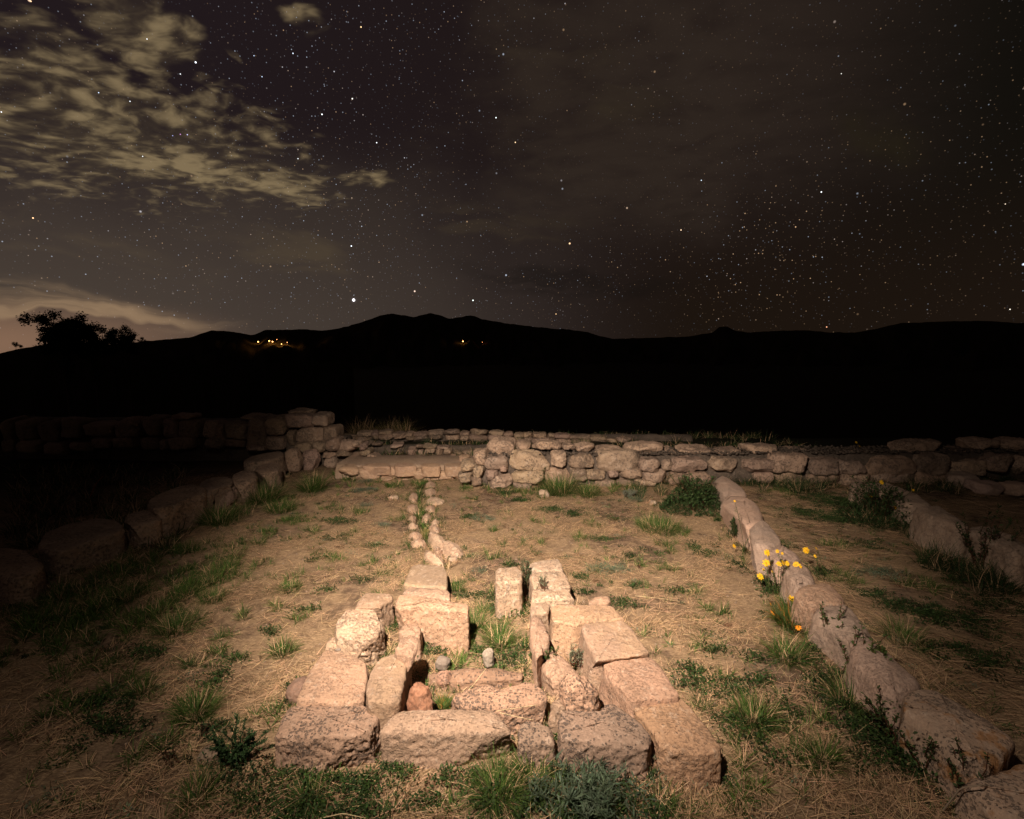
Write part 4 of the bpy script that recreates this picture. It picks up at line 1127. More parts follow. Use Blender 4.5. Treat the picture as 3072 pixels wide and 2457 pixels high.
# countless low growth: short grass and mat herbs
def carpet():
    gr, hb = Acc(), Acc()
    # mapped low patches (photo positions) : px, py, radius px, kind 0 grass / 1 herb / 2 grey herb
    PT = [(1075, 1540, 40, 0), (1020, 1570, 40, 1), (1090, 1478, 34, 2), (1000, 1620, 24, 1), (1120, 1640, 20, 1), (1100, 1520, 14, 2), (1190, 1560, 30, 0), (930, 1600, 30, 0),
          (1000, 1530, 30, 0), (900, 1570, 30, 0), (1150, 1580, 26, 2), (1060, 1600, 18, 0), (1010, 1680, 34, 0), (1100, 1690, 30, 0), (940, 1680, 22, 1), (900, 1730, 24, 0), (1080, 1740, 26, 1),
          (1150, 1720, 30, 0), (980, 1770, 20, 1), (1130, 1790, 22, 0), (880, 1860, 34, 0), (930, 1830, 20, 1), (820, 1820, 30, 0), (800, 1900, 26, 1), (1100, 1450, 26, 2), (1180, 1462, 36, 0),
          (1390, 1470, 30, 0), (1410, 1500, 24, 0), (1440, 1560, 34, 2), (1400, 1560, 26, 1), (1480, 1590, 24, 0), (1510, 1480, 30, 1), (1560, 1500, 34, 1), (1530, 1460, 40, 1), (1600, 1570, 20, 0),
          (1570, 1640, 24, 0), (1620, 1630, 26, 0), (1500, 1640, 18, 0), (1660, 1530, 40, 1), (1720, 1545, 36, 1), (1740, 1620, 36, 0), (1800, 1620, 30, 1), (1780, 1580, 30, 0),
          (1480, 1680, 28, 0), (1540, 1700, 20, 1), (1450, 1670, 30, 0), (1860, 1560, 20, 1), (1885, 1480, 34, 2), (1900, 1500, 28, 2), (1820, 1712, 56, 2), (1770, 1716, 30, 0), (1960, 1700, 50, 0),
          (2000, 1640, 44, 0), (1940, 1660, 22, 1), (1880, 1670, 16, 1), (2080, 1640, 34, 1), (2060, 1600, 30, 0), (2120, 1660, 26, 1), (2030, 1780, 30, 1), (2080, 1790, 24, 0), (1900, 1760, 20, 1),
          (2110, 1830, 30, 0), (2170, 1850, 24, 0), (1870, 1810, 34, 1), (1900, 1825, 30, 1), (2160, 1560, 30, 1), (2200, 1620, 30, 0), (2230, 1700, 26, 1), (2130, 1940, 26, 0), (2160, 1960, 22, 1),
          (2060, 2020, 50, 1), (2110, 2060, 60, 1), (2200, 2080, 60, 1), (2100, 2120, 40, 0), (2250, 2140, 60, 0), (2180, 2180, 50, 1), (2300, 2200, 60, 1), (2160, 2040, 40, 0), (2350, 2140, 40, 1),
          (2280, 2050, 30, 1), (2260, 1980, 20, 1), (2420, 2000, 40, 1), (2470, 2040, 40, 1), (2500, 2080, 50, 1), (2560, 2150, 60, 1), (2620, 2200, 60, 1), (2680, 2230, 70, 1), (2700, 2300, 60, 1),
          (2640, 2300, 50, 1), (2600, 2250, 50, 1), (2760, 2280, 50, 1), (2450, 1960, 36, 1), (2420, 1900, 30, 0), (2360, 1830, 30, 0), (2330, 1780, 36, 1), (2300, 1750, 36, 1), (2520, 2000, 40, 1),
          (2560, 2060, 40, 1), (2600, 2120, 46, 0), (2380, 2280, 40, 0), (2450, 2330, 40, 0), (2200, 2300, 40, 0), (2300, 2400, 50, 0),
          (2570, 1520, 90, 1), (2500, 1560, 60, 1), (2620, 1560, 70, 1), (2700, 1540, 50, 1), (2150, 1480, 60, 1), (2330, 1640, 40, 1), (2470, 1720, 40, 1), (2540, 1740, 50, 0), (2620, 1720, 46, 2),
          (2680, 1820, 50, 1), (2800, 1850, 60, 1), (2900, 1880, 70, 1), (2760, 1760, 50, 0), (2620, 1790, 40, 1), (2860, 1960, 60, 1), (2980, 2000, 60, 1), (2980, 1820, 60, 1), (2900, 1740, 60, 1),
          (2500, 1640, 46, 0), (2600, 1640, 40, 1), (2400, 1540, 50, 1), (2480, 1500, 60, 1), (2360, 1480, 40, 0),
          (900, 2400, 80, 1), (820, 2380, 60, 1), (1000, 2390, 80, 1), (1080, 2360, 70, 1), (1120, 2420, 80, 1), (760, 2430, 60, 1), (1180, 2330, 50, 1), (1250, 2430, 60, 1), (1420, 2430, 60, 1),
          (1500, 2440, 60, 1), (1600, 2400, 70, 1), (1560, 2330, 40, 1), (1700, 2300, 60, 1), (1800, 2330, 60, 1), (1870, 2380, 70, 1), (1760, 2420, 80, 1), (1900, 2440, 60, 1), (1650, 2440, 70, 1),
          (1350, 2350, 40, 1), (1980, 2330, 40, 2), (2090, 2330, 36, 2), (1960, 2400, 40, 0), (2140, 2390, 46, 0), (730, 2400, 44, 0), (690, 2350, 50, 1),
          (330, 2200, 70, 1), (300, 2130, 60, 1), (420, 2260, 50, 0), (500, 2240, 40, 0), (620, 2080, 20, 1), (640, 2040, 20, 1), (560, 2000, 24, 0), (440, 1960, 50, 1), (660, 1960, 26, 0), (700, 1990, 22, 1),
          (680, 1920, 26, 0), (560, 1850, 40, 0), (720, 1850, 26, 0), (640, 2200, 30, 1), (800, 2140, 40, 0), (350, 2060, 60, 0), (260, 2000, 70, 0), (200, 2130, 80, 0), (150, 1930, 90, 0), (300, 1860, 90, 0),
          (420, 1780, 70, 0), (560, 1720, 60, 0), (640, 1680, 50, 0), (720, 1640, 50, 0), (800, 1600, 40, 0), (860, 1560, 40, 0), (500, 1660, 60, 0), (380, 1710, 80, 0), (250, 1780, 80, 0), (120, 1830, 90, 0),
          (480, 1620, 40, 0), (760, 1700, 36, 0), (700, 1740, 36, 0),
          (1420, 1790, 40, 1), (1400, 1750, 30, 1), (1440, 1720, 26, 2), (1470, 1780, 30, 0), (1520, 1830, 40, 1), (1480, 1800, 30, 1), (1440, 1830, 30, 0), (1560, 1820, 20, 1), (1350, 1900, 34, 0),
          (1400, 1960, 40, 0), (1540, 1960, 46, 1), (1580, 1990, 30, 0), (1300, 1960, 30, 1), (1620, 1995, 30, 1), (1340, 1990, 26, 0), (1460, 1900, 40, 0), (1750, 1900, 24, 1), (1780, 2000, 18, 1), (1640, 2060, 24, 1),
          (1760, 1780, 20, 1), (1740, 1740, 18, 1),
          (1360, 1840, 30, 1), (1330, 1930, 30, 1), (1290, 1930, 26, 1), (1380, 1990, 30, 0), (1440, 1960, 30, 1), (1500, 1990, 40, 1), (1560, 1930, 30, 0), (1430, 1850, 30, 0), (1520, 1880, 34, 0), (1380, 1930, 30, 1),
          (850, 2330, 50, 1), (930, 2340, 50, 1), (1010, 2345, 50, 1), (1090, 2330, 40, 1), (1040, 2430, 70, 1), (940, 2440, 70, 1), (850, 2440, 60, 1), (1330, 2440, 50, 0), (1450, 2370, 40, 1), (1530, 2400, 60, 0),
          (1700, 2360, 60, 0), (1820, 2440, 70, 1), (1950, 2440, 50, 1), (2060, 2440, 50, 0), (2200, 2420, 50, 0), (780, 2330, 40, 1), (2240, 2230, 50, 0), (2330, 2260, 40, 1), (2410, 2200, 44, 0), (2490, 2160, 40, 0)]
    for px, py, rp, kd in PT:
        g = G(px, py); r = rp / F * math.hypot(g[0], g[1]) * 1.0
        area = r * r
        if kd == 0:
            for _ in range(max(3, int(area * 800))):
                q = g + np.array([rng.normal() * r * .55, rng.normal() * r * .45, 0])
                tuft(gr, q, .035, 26, .03, .085, wid=.0028, lean=(.2, 1.3), c=vary(GREEN, 1, .3)[0], pa=.12)
        else:
            c = DGREEN if kd == 1 else GREY
            for _ in range(max(3, int(area * 1000))):
                q = g + np.array([rng.normal() * r * .55, rng.normal() * r * .42, 0])
                herb(hb, q, .035 + .03 * rng.random(), 74, c=vary(c, 1, .35)[0] if kd == 2 else vary((0.033, 0.058, .015), 1, .45)[0], h=.035 if py > 1900 else .025, wid=.0065 if kd == 1 else .003, L=.013 if kd == 1 else .018)
    for Pf in FOOT:
        for _ in range(int(9 + 30 * np.ptp(Pf, axis=0).max())):
            q_ = Pf[rng.integers(len(Pf))]; cc2 = Pf.mean(0); d_ = (q_ - cc2) / (np.linalg.norm(q_ - cc2) + 1e-6)
            q = np.array([*(q_ + d_ * rng.uniform(.008, .035)), 0.])
            if rng.random() < .55: tuft(gr, q, .025, int(rng.integers(6, 22)), .02, .075, wid=.0022, lean=(.1, 1.2), c=vary(GREEN if rng.random() < .6 else STRAW, 1, .35)[0], pa=.25)
            else: herb(hb, q, rng.uniform(.015, .035), int(rng.integers(14, 50)), c=vary(DGREEN, 1, .4)[0], h=.03, L=.011, wid=.005)
    # scattered
    N = 2400
    for _ in range(N):
        y = rng.uniform(1.2, 5.2) ** 1.0; x = rng.uniform(-1, 1) * (y * 1.0 + .2)
        q = np.array([x, y, 0.])
        if fbm(np.array([[x * 1.4, y * 1.4, 9.]]), 2)[0] < -.12: continue
        if rng.random() < .5: tuft(gr, q, .03, int(rng.integers(8, 26)), .02, .06, wid=.0025, lean=(.2, 1.35), c=vary(GREEN, 1, .35)[0], pa=.2)
        else: herb(hb, q, rng.uniform(.015, .05), int(rng.integers(14, 60)), c=vary([DGREEN, DGREEN, DGREEN, GREY, (.13, .065, .035)][int(rng.integers(5))], 1, .4)[0], h=.015, L=.011, wid=.005)
    # longer grass: along the walls and over the dim left side
    for (x0, y0, x1, y1, k_, L_) in [(150, 1800, 620, 1630, 26, .13), (380, 1900, 720, 1690, 60, .12), (60, 1900, 400, 1800, 40, .14), (640, 1580, 960, 1455, 26, .12), (2170, 1462, 2900, 1462, 70, .2), (2420, 1420, 3040, 1440, 40, .2),
                                     (2560, 1560, 2750, 1600, 24, .2), (2760, 1680, 3060, 1780, 40, .2), (1440, 1468, 1640, 1474, 22, .1), (1830, 1470, 1990, 1468, 26, .14), (1000, 1440, 1200, 1450, 18, .1), (1256, 1450, 1261, 1550, 26, .12), (1261, 1550, 1300, 1640, 22, .09)]:
        for _ in range(k_):
            t_ = rng.random(); px_ = x0 + (x1 - x0) * t_; py_ = y0 + (y1 - y0) * t_ + rng.normal() * (12 if abs(x1 - x0) > 60 else 1)
            g_ = G(px_, py_); tuft(gr, g_, .07 if abs(x1 - x0) > 60 else .015, 34, L_ * .35, L_, wid=.0025 + .0003 * g_[1], lean=(.1, 1.2), droop=(.2, 1.3), c=vary(GREEN if px_ < 1900 else DGREEN, 1, .35)[0], pa=.15)
    # behind the walls: dim grass in the hollow and on the terrace
    for _ in range(420):
        y = rng.uniform(6.0, 8.9); x = rng.uniform(-3.3, 4.5)
        if y < 7.0 and x < -2.0: continue
        if abs(y - 8.1) < .2 and rng.random() < .6: continue
        q = np.array([x, y, 0.])
        tuft(gr, q, .1, 26, .05, .2, wid=.006, c=vary(DGREEN, 1, .4)[0], pa=.25)
    for _ in range(260):
        y = rng.uniform(3.6, 6.2); x = -rng.uniform(.62, .98) * y - .25
        tuft(gr, np.array([x, y, 0.]), .1, 26, .05, .18, wid=.005, c=vary(DGREEN, 1, .4)[0], pa=.25)
    tag(gr.build("short_grass", M_plant, origin=(0, 0, 0)), "short green and yellowing grass scattered over the yard", "grass", kind="stuff")
    tag(hb.build("mat_herbs", M_plant, origin=(0, 0, 0)), "low dark and grey-green mat herbs dotting the yard", "ground cover", kind="stuff")
carpet()

# pebbles and clods on the soil
_n = 2600
_xy = np.column_stack([rng.uniform(-3.2, 3.8, _n), rng.uniform(1.15, 5.3, _n)]); _xy = _xy[~inside(_xy)]
_pb = pebbles("pebbles", [np.array([a_, b_, float(gh(a_, b_)) + .002]) for a_, b_ in _xy], .002, .008, M_peb)
_pb.color = (1.5, 1.35, 1.2, 1); tag(_pb, "tiny pebbles and clods scattered over the soil", "pebbles", kind="stuff")

# leafy plants: stems with leaves
def stem_tube(acc, pts, r0, r1, c, ns=5):
    pts = np.array(pts, float); n = len(pts)
    V = []
    for i, p in enumerate(pts):
        d = pts[min(i + 1, n - 1)] - pts[max(i - 1, 0)]; d /= np.linalg.norm(d) + 1e-9
        a = np.cross(d, [0.3, 1, .2]); a /= np.linalg.norm(a); b_ = np.cross(d, a)
        r = r0 + (r1 - r0) * i / (n - 1)
        th = np.linspace(0, 2 * math.pi, ns, endpoint=False)
        V.append(p + r * (np.cos(th)[:, None] * a + np.sin(th)[:, None] * b_))
    V = np.concatenate(V)
    f = [(i * ns + j, i * ns + (j + 1) % ns, (i + 1) * ns + (j + 1) % ns, (i + 1) * ns + j) for i in range(n - 1) for j in range(ns)]
    acc.add((V, np.array(f), np.repeat(np.array([c]), len(V), 0)))
def leafy(label, px, py, stems, H, spread, c=DGREEN, leaf=(.02, .008), dens=70, name="leafy_plant", base=None, cat="plant", mound=0, stemc=(.10, .035, .02), curl=.3):
    g = G(px, py); g[2] = float(gh(g[0], g[1])) if base is None else base
    root = empty(name, g)
    S, Lf = Acc(), Acc()
    for k in range(stems):
        a = rng.uniform(0, 6.28); tip = g + np.array([math.cos(a) * spread * rng.uniform(.3, 1), math.sin(a) * spread * .7 * rng.uniform(.2, 1), H * rng.uniform(.65, 1.1)])
        b0 = g + np.array([rng.normal() * .02, rng.normal() * .02, -.01])
        pts = []
        for t in np.linspace(0, 1, 8):
            q = b0 * (1 - t) + tip * t; q[:2] = b0[:2] + (tip[:2] - b0[:2]) * t ** (1 + curl); q += rng.normal(size=3) * .003
            pts.append(q)
        stem_tube(S, pts, .0026, .001, vary(stemc, 1)[0])
        pts = np.array(pts)
        n = int(dens); t = rng.uniform(.15, 1, n) ** .8 * 6.99
        i = t.astype(int); fr_ = (t - i)[:, None]
        pos = pts[i] * (1 - fr_) + pts[i + 1] * fr_
        d = np.column_stack([rng.normal(size=(n, 2)), rng.uniform(.1, 1.6, n)])
        sz = rng.uniform(.5, 1.2, n)
        Lf.add(leaves(pos, d, leaf[0] * sz, leaf[1] * sz, vary(c, n, .35)))
    if mound:
        n = mound
        a = rng.uniform(0, 6.28, n); rr = rng.random(n) ** .5; z = (1 - rr ** 2) * H * rng.random(n) ** .5
        pos = g + np.column_stack([np.cos(a) * rr * spread * 1.2, np.sin(a) * rr * spread * .8, z])
        Lf.add(leaves(pos, np.column_stack([rng.normal(size=(n, 2)), rng.uniform(-.2, 1.4, n)]), leaf[0] * rng.uniform(.6, 1.4, n), leaf[1] * rng.uniform(.6, 1.4, n), vary(c, n, .4)))
    S.build("stem", M_plant, parent=root, origin=g); Lf.build("leaves", M_plant, parent=root, origin=g)
    tag(root, label, cat)
    return root, g
leafy("dense dark green bush at the foot of the back wall near the kerb's far end", 2085, 1530, 30, .30, .27, mound=3200, leaf=(.035, .010), name="bush", cat="bush")
leafy("dark low bush in the shadow left of the diagonal wall", 2630, 1560, 22, .34, .3, mound=1500, leaf=(.03, .010), name="bush", cat="bush")
leafy("small upright bush left of the kerb, before its third stone", 2210, 1612, 12, .16, .07, dens=90, mound=300, leaf=(.022, .007))
leafy("red-stemmed leafy plant leaning on the smooth kerb stone, farthest of the kerb plants", 2490, 1975, 11, .25, .13, c=(.055, .085, .025), dens=36, leaf=(.016, .008))
leafy("red-stemmed plant with twigs crossing the kerb above the lichened stones", 2560, 2045, 9, .24, .14, c=(.055, .085, .025), dens=40, leaf=(.018, .008))
leafy("bright leafy sprig against the kerb just before the lichened stones", 2625, 2075, 7, .22, .06, c=(.07, .11, .025), dens=80, leaf=(.022, .008))
leafy("dark leafy plant sprawling over the first lichened stone", 2660, 2215, 9, .17, .12, c=(.05, .08, .025), dens=40, leaf=(.017, .007), mound=120)
leafy("dark leafy plant growing up the second lichened stone", 2770, 2320, 8, .16, .11, c=(.05, .08, .025), dens=40, leaf=(.016, .007), mound=80)
leafy("thin leafless-looking plant at the near right corner over the stone", 2890, 2420, 6, .22, .08, c=(.05, .07, .025), dens=34, leaf=(.018, .008))
leafy("feathery dark green plant with curled fronds left of the front corner block", 715, 2300, 20, .14, .13, c=(.03, .06, .02), dens=110, leaf=(.013, .005), name="feathery_plant", mound=250, stemc=(.03, .05, .02))
leafy("small thorny sprig on the soil left of the feathery plant", 512, 2290, 6, .07, .04, c=(.04, .045, .02), dens=30, leaf=(.01, .004))
leafy("tiny dark shrublet above the flat pale stone", 618, 2215, 8, .05, .03, c=(.04, .045, .02), dens=40, leaf=(.01, .004))
leafy("dark sprig with needle leaves growing at the inner side of the right row", 1632, 2030, 10, .16, .08, c=(.035, .07, .018), dens=110, leaf=(.014, .004), mound=200)
leafy("grey-green woolly sprig on the low sloping block", 1728, 2022, 12, .07, .05, c=(.17, .19, .12), dens=60, leaf=(.014, .003), base=.06)
leafy("grey-green sprig in the corner of the broad cross block", 1628, 1836, 10, .06, .035, c=(.17, .19, .12), dens=50, leaf=(.012, .003), base=.15)
leafy("dark sprig between the standing pale block and the inner row", 1578, 1790, 10, .24, .04, c=(.06, .085, .04), dens=90, leaf=(.016, .005))
leafy("dark herb mound in front of the standing pale block", 1530, 1838, 14, .09, .09, c=(.045, .08, .02), dens=70, mound=500, leaf=(.016, .007))
leafy("dark green sprig against the tall long block's face", 1277, 1885, 8, .15, .02, c=(.04, .08, .02), dens=80, leaf=(.018, .005))
leafy("grey-green sprig below the front joint of the humped block", 1985, 2320, 9, .07, .04, c=(.14, .15, .09), dens=50, leaf=(.012, .003))
leafy("grey-green sprig under the right front corner block", 2085, 2345, 9, .06, .04, c=(.14, .15, .09), dens=50, leaf=(.012, .003))
leafy("blue-green long-leaved rosettes massed before the front row", 1760, 2420, 26, .09, .2, c=(.085, .115, .07), dens=46, leaf=(.045, .0045), mound=600, stemc=(.05, .07, .03))
leafy("thin woolly grey plant in the clover left of the lichened stones", 2670, 2180, 5, .13, .03, c=(.2, .22, .15), dens=60, leaf=(.016, .004))
leafy("dark weedy stems standing before the diagonal wall's nearest stones", 2945, 1720, 12, .42, .28, c=(.04, .06, .02), dens=60, leaf=(.028, .01))
leafy("leafy stems in front of the back wall beside the tallest tussock", 1620, 1462, 8, .26, .13, c=(.04, .07, .02), dens=40, leaf=(.03, .012))
leafy("grey woolly herb at the foot of the back wall right of the tussocks", 1885, 1492, 14, .08, .13, c=(.17, .18, .13), dens=50, leaf=(.025, .006))

# yellow daisies
def flower(parent, c, r, mat_p, mat_c, k):
    nrm = Vector((rng.normal() * .45, -.75 + rng.normal() * .3, .75)).normalized()
    u = nrm.orthogonal().normalized(); v = nrm.cross(u)
    vs, fs = [], []
    np_ = 8
    for i in range(np_):
        a = 2 * math.pi * i / np_ + rng.normal() * .08
        d = u * math.cos(a) + v * math.sin(a); s = u * -math.sin(a) + v * math.cos(a)
        L = r * rng.uniform(.85, 1.1)
        b0 = len(vs)
        pr = [(.15, .06, 0), (.45, .20, .04), (.8, .22, .02), (1.0, .10, -.06)]
        for (t, w_, z) in pr:
            m_ = Vector(c) + d * (L * t) + nrm * (z * r)
            vs += [m_ - s * (w_ * r), m_ + s * (w_ * r)]
        fs += [(b0 + 2 * j, b0 + 2 * j + 1, b0 + 2 * j + 3, b0 + 2 * j + 2) for j in range(3)]
    nf = len(fs)
    # domed centre
    b0 = len(vs); K = 8
    for (rr, z) in ((.27, 0), (.2, .10), (.07, .14)):
        for i in range(K):
            a = 2 * math.pi * i / K
            vs.append(Vector(c) + (u * math.cos(a) + v * math.sin(a)) * (rr * r) + nrm * (z * r))
    for q in range(2):
        fs += [(b0 + q * K + i, b0 + q * K + (i + 1) % K, b0 + (q + 1) * K + (i + 1) % K, b0 + (q + 1) * K + i) for i in range(K)]
    t0 = b0 + 2 * K
    fs += [(t0, t0 + 1, t0 + 2, t0 + 3), (t0, t0 + 3, t0 + 4, t0 + 7), (t0 + 4, t0 + 5, t0 + 6, t0 + 7)]
    o = link("flower", np.array([list(q) for q in vs]), np.array(fs), mat_p, parent=parent, origin=c, smooth=False)
    o.data.materials.append(mat_c)
    mi = np.zeros(len(o.data.polygons), np.int32); mi[nf:] = 1
    o.data.polygons.foreach_set("material_index", mi)
def flat_mat(name, c, rough=.6, tr=0):
    m, t, b = new_mat(name)
    geo = t.new('ShaderNodeNewGeometry'); n = t.noise(geo.outputs['Position'], 150, 2)
    t.put(b.inputs['Base Color'], t.mix(n, tuple(x * .8 for x in c), tuple(min(1, x * 1.15) for x in c))); b.inputs['Roughness'].default_value = rough
    return m
M_pet = flat_mat("yellow_petal", (.72, .40, .012)); M_cen = flat_mat("orange_disc", (.60, .26, .01)); M_oran = flat_mat("orange_petal", (.75, .25, .015))
def daisies(label, px, py, heads, dy=0.0, mat=None, leafn=60):
    g = G(px, py); g[2] = float(gh(g[0], g[1]))
    root = empty("yellow_daisy_plant", g)
    S, Lf = Acc(), Acc()
    for (hx, hy, hr) in heads:
        c = D(hx, hy, g[1] + dy + rng.uniform(-.04, .06))
        if c[2] < .05: c = D(hx, hy, G(hx, hy, .06)[1])
        b0 = g + np.array([rng.normal() * .03, rng.normal() * .02, 0])
        pts = [b0 * (1 - t) + c * t + np.array([0, 0, .03 * math.sin(t * 3.1)]) for t in np.linspace(0, 1, 7)]
        stem_tube(S, pts, .0018, .0012, vary((.06, .08, .02), 1)[0])
        flower(root, c, hr / F * c[1] * .95, mat or M_pet, M_cen, 0)
        P_ = np.array(pts); n = leafn // 3; t = rng.uniform(0, .85, n) * 6; i = t.astype(int); q = P_[i] * (1 - (t - i))[:, None] + P_[i + 1] * (t - i)[:, None]
        Lf.add(leaves(q, np.column_stack([rng.normal(size=(n, 2)), rng.uniform(0, 1.2, n)]), rng.uniform(.012, .028, n), rng.uniform(.003, .006, n), vary((.05, .08, .025), n, .3)))
    S.build("stem", M_plant, parent=root, origin=g); Lf.build("leaves", M_plant, parent=root, origin=g)
    tag(root, label, "flower", "yellow daisies by the kerb")
daisies("daisy plant with three large yellow heads leaning left of the kerb", 2318, 1775, [(2301, 1658, 12), (2299, 1689, 13), (2281, 1729, 12), (2318, 1715, 6), (2291, 1709, 5)], 0)
daisies("thick cluster of yellow daisies in front of the kerb's fifth stone", 2362, 1785, [(2337, 1692, 10), (2350, 1688, 9), (2361, 1690, 9), (2389, 1694, 12), (2400, 1701, 8), (2382, 1712, 11), (2332, 1654, 7), (2347, 1660, 5)], 0)
daisies("yellow daisies on tall stems beyond the kerb, right of the cluster", 2462, 1740, [(2419, 1651, 12), (2449, 1645, 6), (2445, 1668, 6), (2375, 1669, 4)], 0)
daisies("single yellow daisy over the kerb below the cluster", 2392, 1850, [(2376, 1797, 12)], 0)
daisies("orange-tipped withering heads in the tussock below the daisies", 2368, 1905, [(2318, 1838, 10), (2395, 1883, 10), (2312, 1812, 6)], 0, M_oran)
daisies("small daisy head on a leafy stalk against the third kerb stone", 2240, 1665, [(2203, 1638, 8), (2254, 1605, 7), (2204, 1503, 4)], 0)
daisies("dim yellow daisies above the dark bush before the diagonal wall", 2650, 1560, [(2645, 1447, 8), (2612, 1489, 5), (2686, 1523, 6), (2740, 1470, 4)], 0)
daisies("dim daisies standing behind the back wall against the night", 2500, 1420, [(2467, 1351, 6), (2569, 1327, 4), (2577, 1338, 4)], .75)

# long dry stalks
def stalk(label, pts, r=.0016, c=(.55, .42, .24)):
    a = Acc(); P_ = np.array(pts, float)
    t = np.linspace(0, len(P_) - 1, 14)
    q = np.stack([np.interp(t, range(len(P_)), P_[:, k]) for k in range(3)], -1)
    stem_tube(a, q, r, r * .6, c)
    tag(a.build("dry_stalk", M_straw), label, "dry stalk")
stalk("long pale dry stalk leaning across the broken slab", [G(1376, 2100, .06), G(1420, 2055, .13), G(1458, 2005, .15)])
stalk("long straw lying from the front long block toward the dry tuft", [G(1490, 2133, .15), G(1560, 2122, .12), G(1640, 2110, .08)], .0014)
stalk("straw lying behind the smallest front block", [G(1500, 2138, .14), G(1560, 2152, .13), G(1600, 2160, .125)], .0012)
stalk("long dry stalk lying on the straw right of the broad cross block", [G(1905, 1787, .02), G(1980, 1795, .025), G(2052, 1806, .015)], .0013)
stalk("grey bent twig arching at the near right corner", [G(2830, 2430, .02), G(2880, 2365, .12), G(2940, 2355, .16), G(2990, 2362, .10)], .003, (.28, .21, .15))
stalk("dry arching straw at the bottom edge below the long front block", [G(960, 2455, .02), G(1030, 2440, .05), G(1110, 2458, .01)], .002)
stalk("dark root twig lying on the bare soil left of the kerb", [G(2235, 2030, .01), G(2280, 2012, .015), G(2316, 1995, .01)], .002, (.07, .05, .035))
stalk("faint reddish bent stem in the dark behind the left wall", [D(270, 1490, 4.6), D(280, 1468, 4.6), D(292, 1445, 4.6), D(310, 1428, 4.6)], .005, (.35, .10, .04))

# ------------------------------------------------------------------ silhouetted trees
M_bark = flat_mat("dark_bark", (.06, .045, .03), .9)
def tree(label, px0, px1, ytop, ybase, Y, nleaf, name="tree", zroot=None, lobes=7):
    a = D((px0 + px1) / 2, ybase, Y); W = (px1 - px0) / F * Y; top = D(px0, ytop, Y)[2]
    gz = float(gh(a[0], a[1])) if zroot is None else zroot
    g = np.array([a[0], a[1], gz])
    root = empty(name, g)
    low = a[2]
    T, Lf = Acc(), Acc()
    rs = np.random.default_rng(int(px0) + 5)
    fork = g + np.array([0, 0, (low - gz) * .7])
    stem_tube(T, [g - np.array([0, 0, .2]), g * .6 + fork * .4 + np.array([.03, 0, 0]), fork], W * .045, W * .03, (.05, .04, .03), 8)
    for i in range(lobes):
        cx = a[0] + W * .25 * rs.uniform(-1, 1); f_ = 1 - abs(cx - a[0]) / (W * .55)
        cz = low + (top - low) * rs.uniform(.12, .5 + .38 * f_); cy = Y + W * .3 * rs.uniform(-1, 1)
        c = np.array([cx, cy, cz])
        stem_tube(T, [fork, (fork + c) / 2 + rs.normal(size=3) * .06 * W, c], W * .022, W * .006, (.05, .04, .03), 5)
        for j in range(5):
            tip = c + rs.normal(size=3) * W * .095
            tip[2] = min(tip[2], top)
            stem_tube(T, [c, tip], W * .006, W * .002, (.05, .04, .03), 4)
            n = int(nleaf * 1.7) // (lobes * 5)
            pos = tip + rs.normal(size=(n, 3)) * W * .055
            Lf.add(leaves(pos, rs.normal(size=(n, 3)), rs.uniform(.035, .06, n) * W, rs.uniform(.025, .042, n) * W, vary((.035, .045, .018), n, .4)))
    T.build("trunk", M_bark, parent=root, origin=g); Lf.build("crown", M_plant, parent=root, origin=g)
    tag(root, label, "tree" if name == "tree" else "shrub")
tree("tallest dark tree silhouetted against the glow at the left horizon", 126, 258, 930, 1062, 24, 13000, lobes=18)
tree("lower round tree touching the right side of the tallest silhouetted tree", 232, 330, 966, 1062, 25, 8500, lobes=12)
tree("small split-crowned tree standing apart on the left hillside", 338, 424, 976, 1056, 27, 6000, lobes=9)
tree("tiny shrub silhouette at the far left of the hillside", 36, 66, 1022, 1052, 30, 1200, name="shrub", lobes=3)
tree("low shrub between the round tree and the split-crowned tree", 322, 350, 1008, 1040, 26, 1000, name="shrub", lobes=3)
tree("low shrub just right of the split-crowned tree", 410, 440, 1012, 1036, 28, 1000, name="shrub", lobes=3)
# dim weeds rising behind the far wall
wd_ = Acc()
for _ in range(60):
    q = D(rng.uniform(1060, 1230), 1310, 8.6) * 1.0; q[2] = 0
    tuft(wd_, q, .08, 20, .15, .5, wid=.006, c=(.10, .09, .03), pa=.4)
tag(wd_.build("weeds", M_plant, origin=(-2.0, 8.6, 0)), "dim dry weeds standing behind the far line of stones", "weeds", kind="stuff")

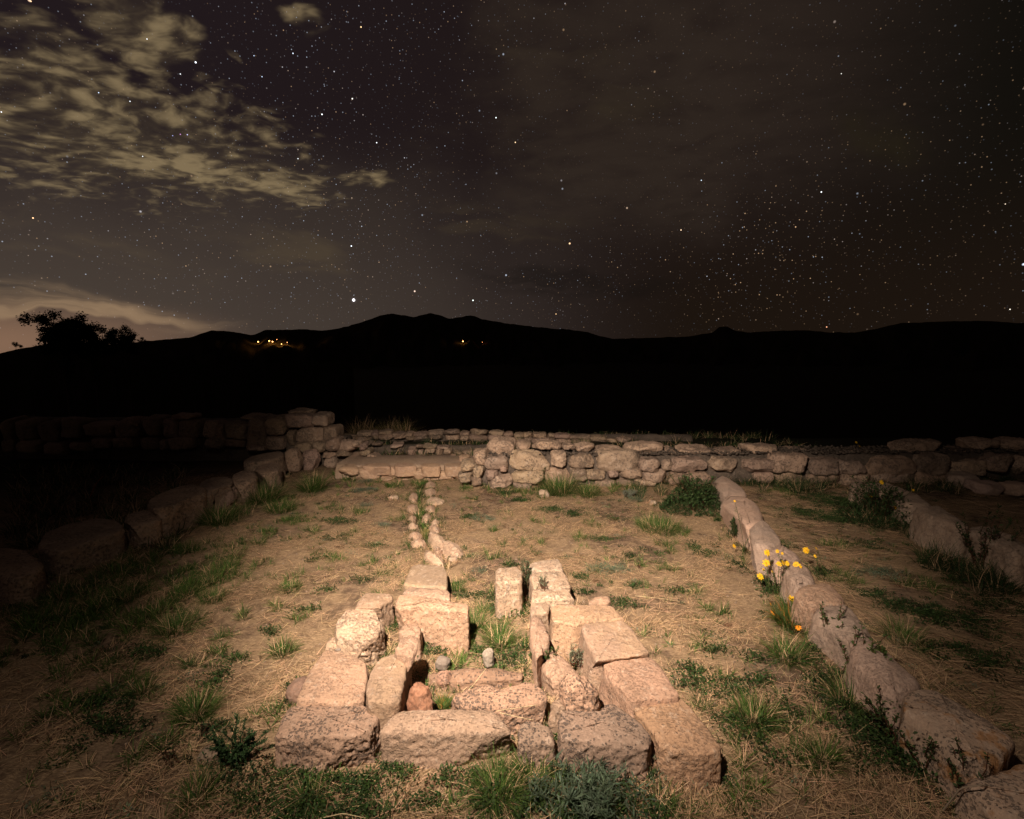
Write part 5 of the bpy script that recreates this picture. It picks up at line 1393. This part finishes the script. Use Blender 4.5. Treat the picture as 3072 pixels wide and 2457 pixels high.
# ------------------------------------------------------------------ village lamps on the mountain slope
def emis(name, c, s):
    m = bpy.data.materials.new(name); m.use_nodes = True
    t = NT(m.node_tree); t.n.clear(); e = t.new('ShaderNodeEmission'); e.inputs[0].default_value = (*c, 1); e.inputs[1].default_value = s
    o = t.new('ShaderNodeOutputMaterial'); t.t.links.new(e.outputs[0], o.inputs[0]); return m
M_sod = emis("sodium_lamp", (1, .44, .12), 9); M_sod2 = emis("dim_sodium_lamp", (1, .38, .12), 5); M_metal = flat_mat("lamp_pole_metal", (.2, .2, .2))
dg = bpy.context.evaluated_depsgraph_get()
mt = bpy.data.objects["mountain"]
bpy.context.view_layer.update()
inv = mt.matrix_world.inverted()
def on_mountain(px, py):
    d = Vector(ray(px, py)).normalized()
    ok, loc, nrm, _ = mt.ray_cast(inv @ Vector((0, 0, CAMZ)), (inv.to_3x3() @ d))
    return (mt.matrix_world @ loc) if ok else Vector(D(px, py, 3500))
def village_lamp(px, py, label, r, mat, power, col_=(1, .45, .12)):
    g = on_mountain(px, py + 3)
    hd = g.length
    dirn = Vector((g.x, g.y, 0)).normalized()
    g = g - dirn * 4
    H = 14.0
    root = empty("village_lamp", g)
    A = Acc(); stem_tube(A, [np.array(g) - [0, 0, 3], np.array(g) + [0, 0, H]], .35, .25, (.1, .1, .1), 6)
    A.build("pole", M_metal, parent=root, origin=g)
    if 10 not in _cs: _cs[10] = cubesphere(6)
    V, Fc = _cs[10]; V = V / np.linalg.norm(V, axis=1)[:, None]
    hp = np.array(g) + [0, 0, H + r * .6]
    link("lamp_head", V * r * np.array([1, 1, .8]) + hp, Fc, mat, parent=root, origin=hp)
    l = bpy.data.lights.new("lamp_light", 'POINT'); l.energy = power * .16; l.color = col_; l.shadow_soft_size = 1.5
    lo = bpy.data.objects.new("lamp_light", l); col.objects.link(lo); lo.parent = root; lo.location = (0, 0, H + 2 * r + 4); 
    # in front of the pole so the slope catches it
    lo.location -= dirn * 14
    tag(root, label, "street lamp", "sodium lamps of the far villages")
village_lamp(775, 1029, "leftmost orange lamp of the lit village under the mountain", 4.5, M_sod, 5e5)
village_lamp(808, 1027, "brighter of the two close village lamps, left one", 4.5, M_sod, 9e5)
village_lamp(818, 1029, "right one of the two close village lamps", 4.0, M_sod, 9e5)
village_lamp(831, 1022, "small lamp set above the other village lights", 2.4, M_sod2, 2e4)
village_lamp(845, 1036, "lamp at the low left end of the bright village street", 3.0, M_sod, 7e5)
village_lamp(862, 1031, "lamp at the upper right end of the bright village street", 2.6, M_sod2, 7e5)
village_lamp(1389, 1029, "lone orange lamp at the foot of the highest mountain", 3.6, M_sod, 2e5)
village_lamp(1447, 1031, "faint red light far right of the lone lamp", 1.6, M_sod2, 6e4, (1, .25, .08))
for o in bpy.data.objects:
    if '_w' in o.keys(): del o['_w']
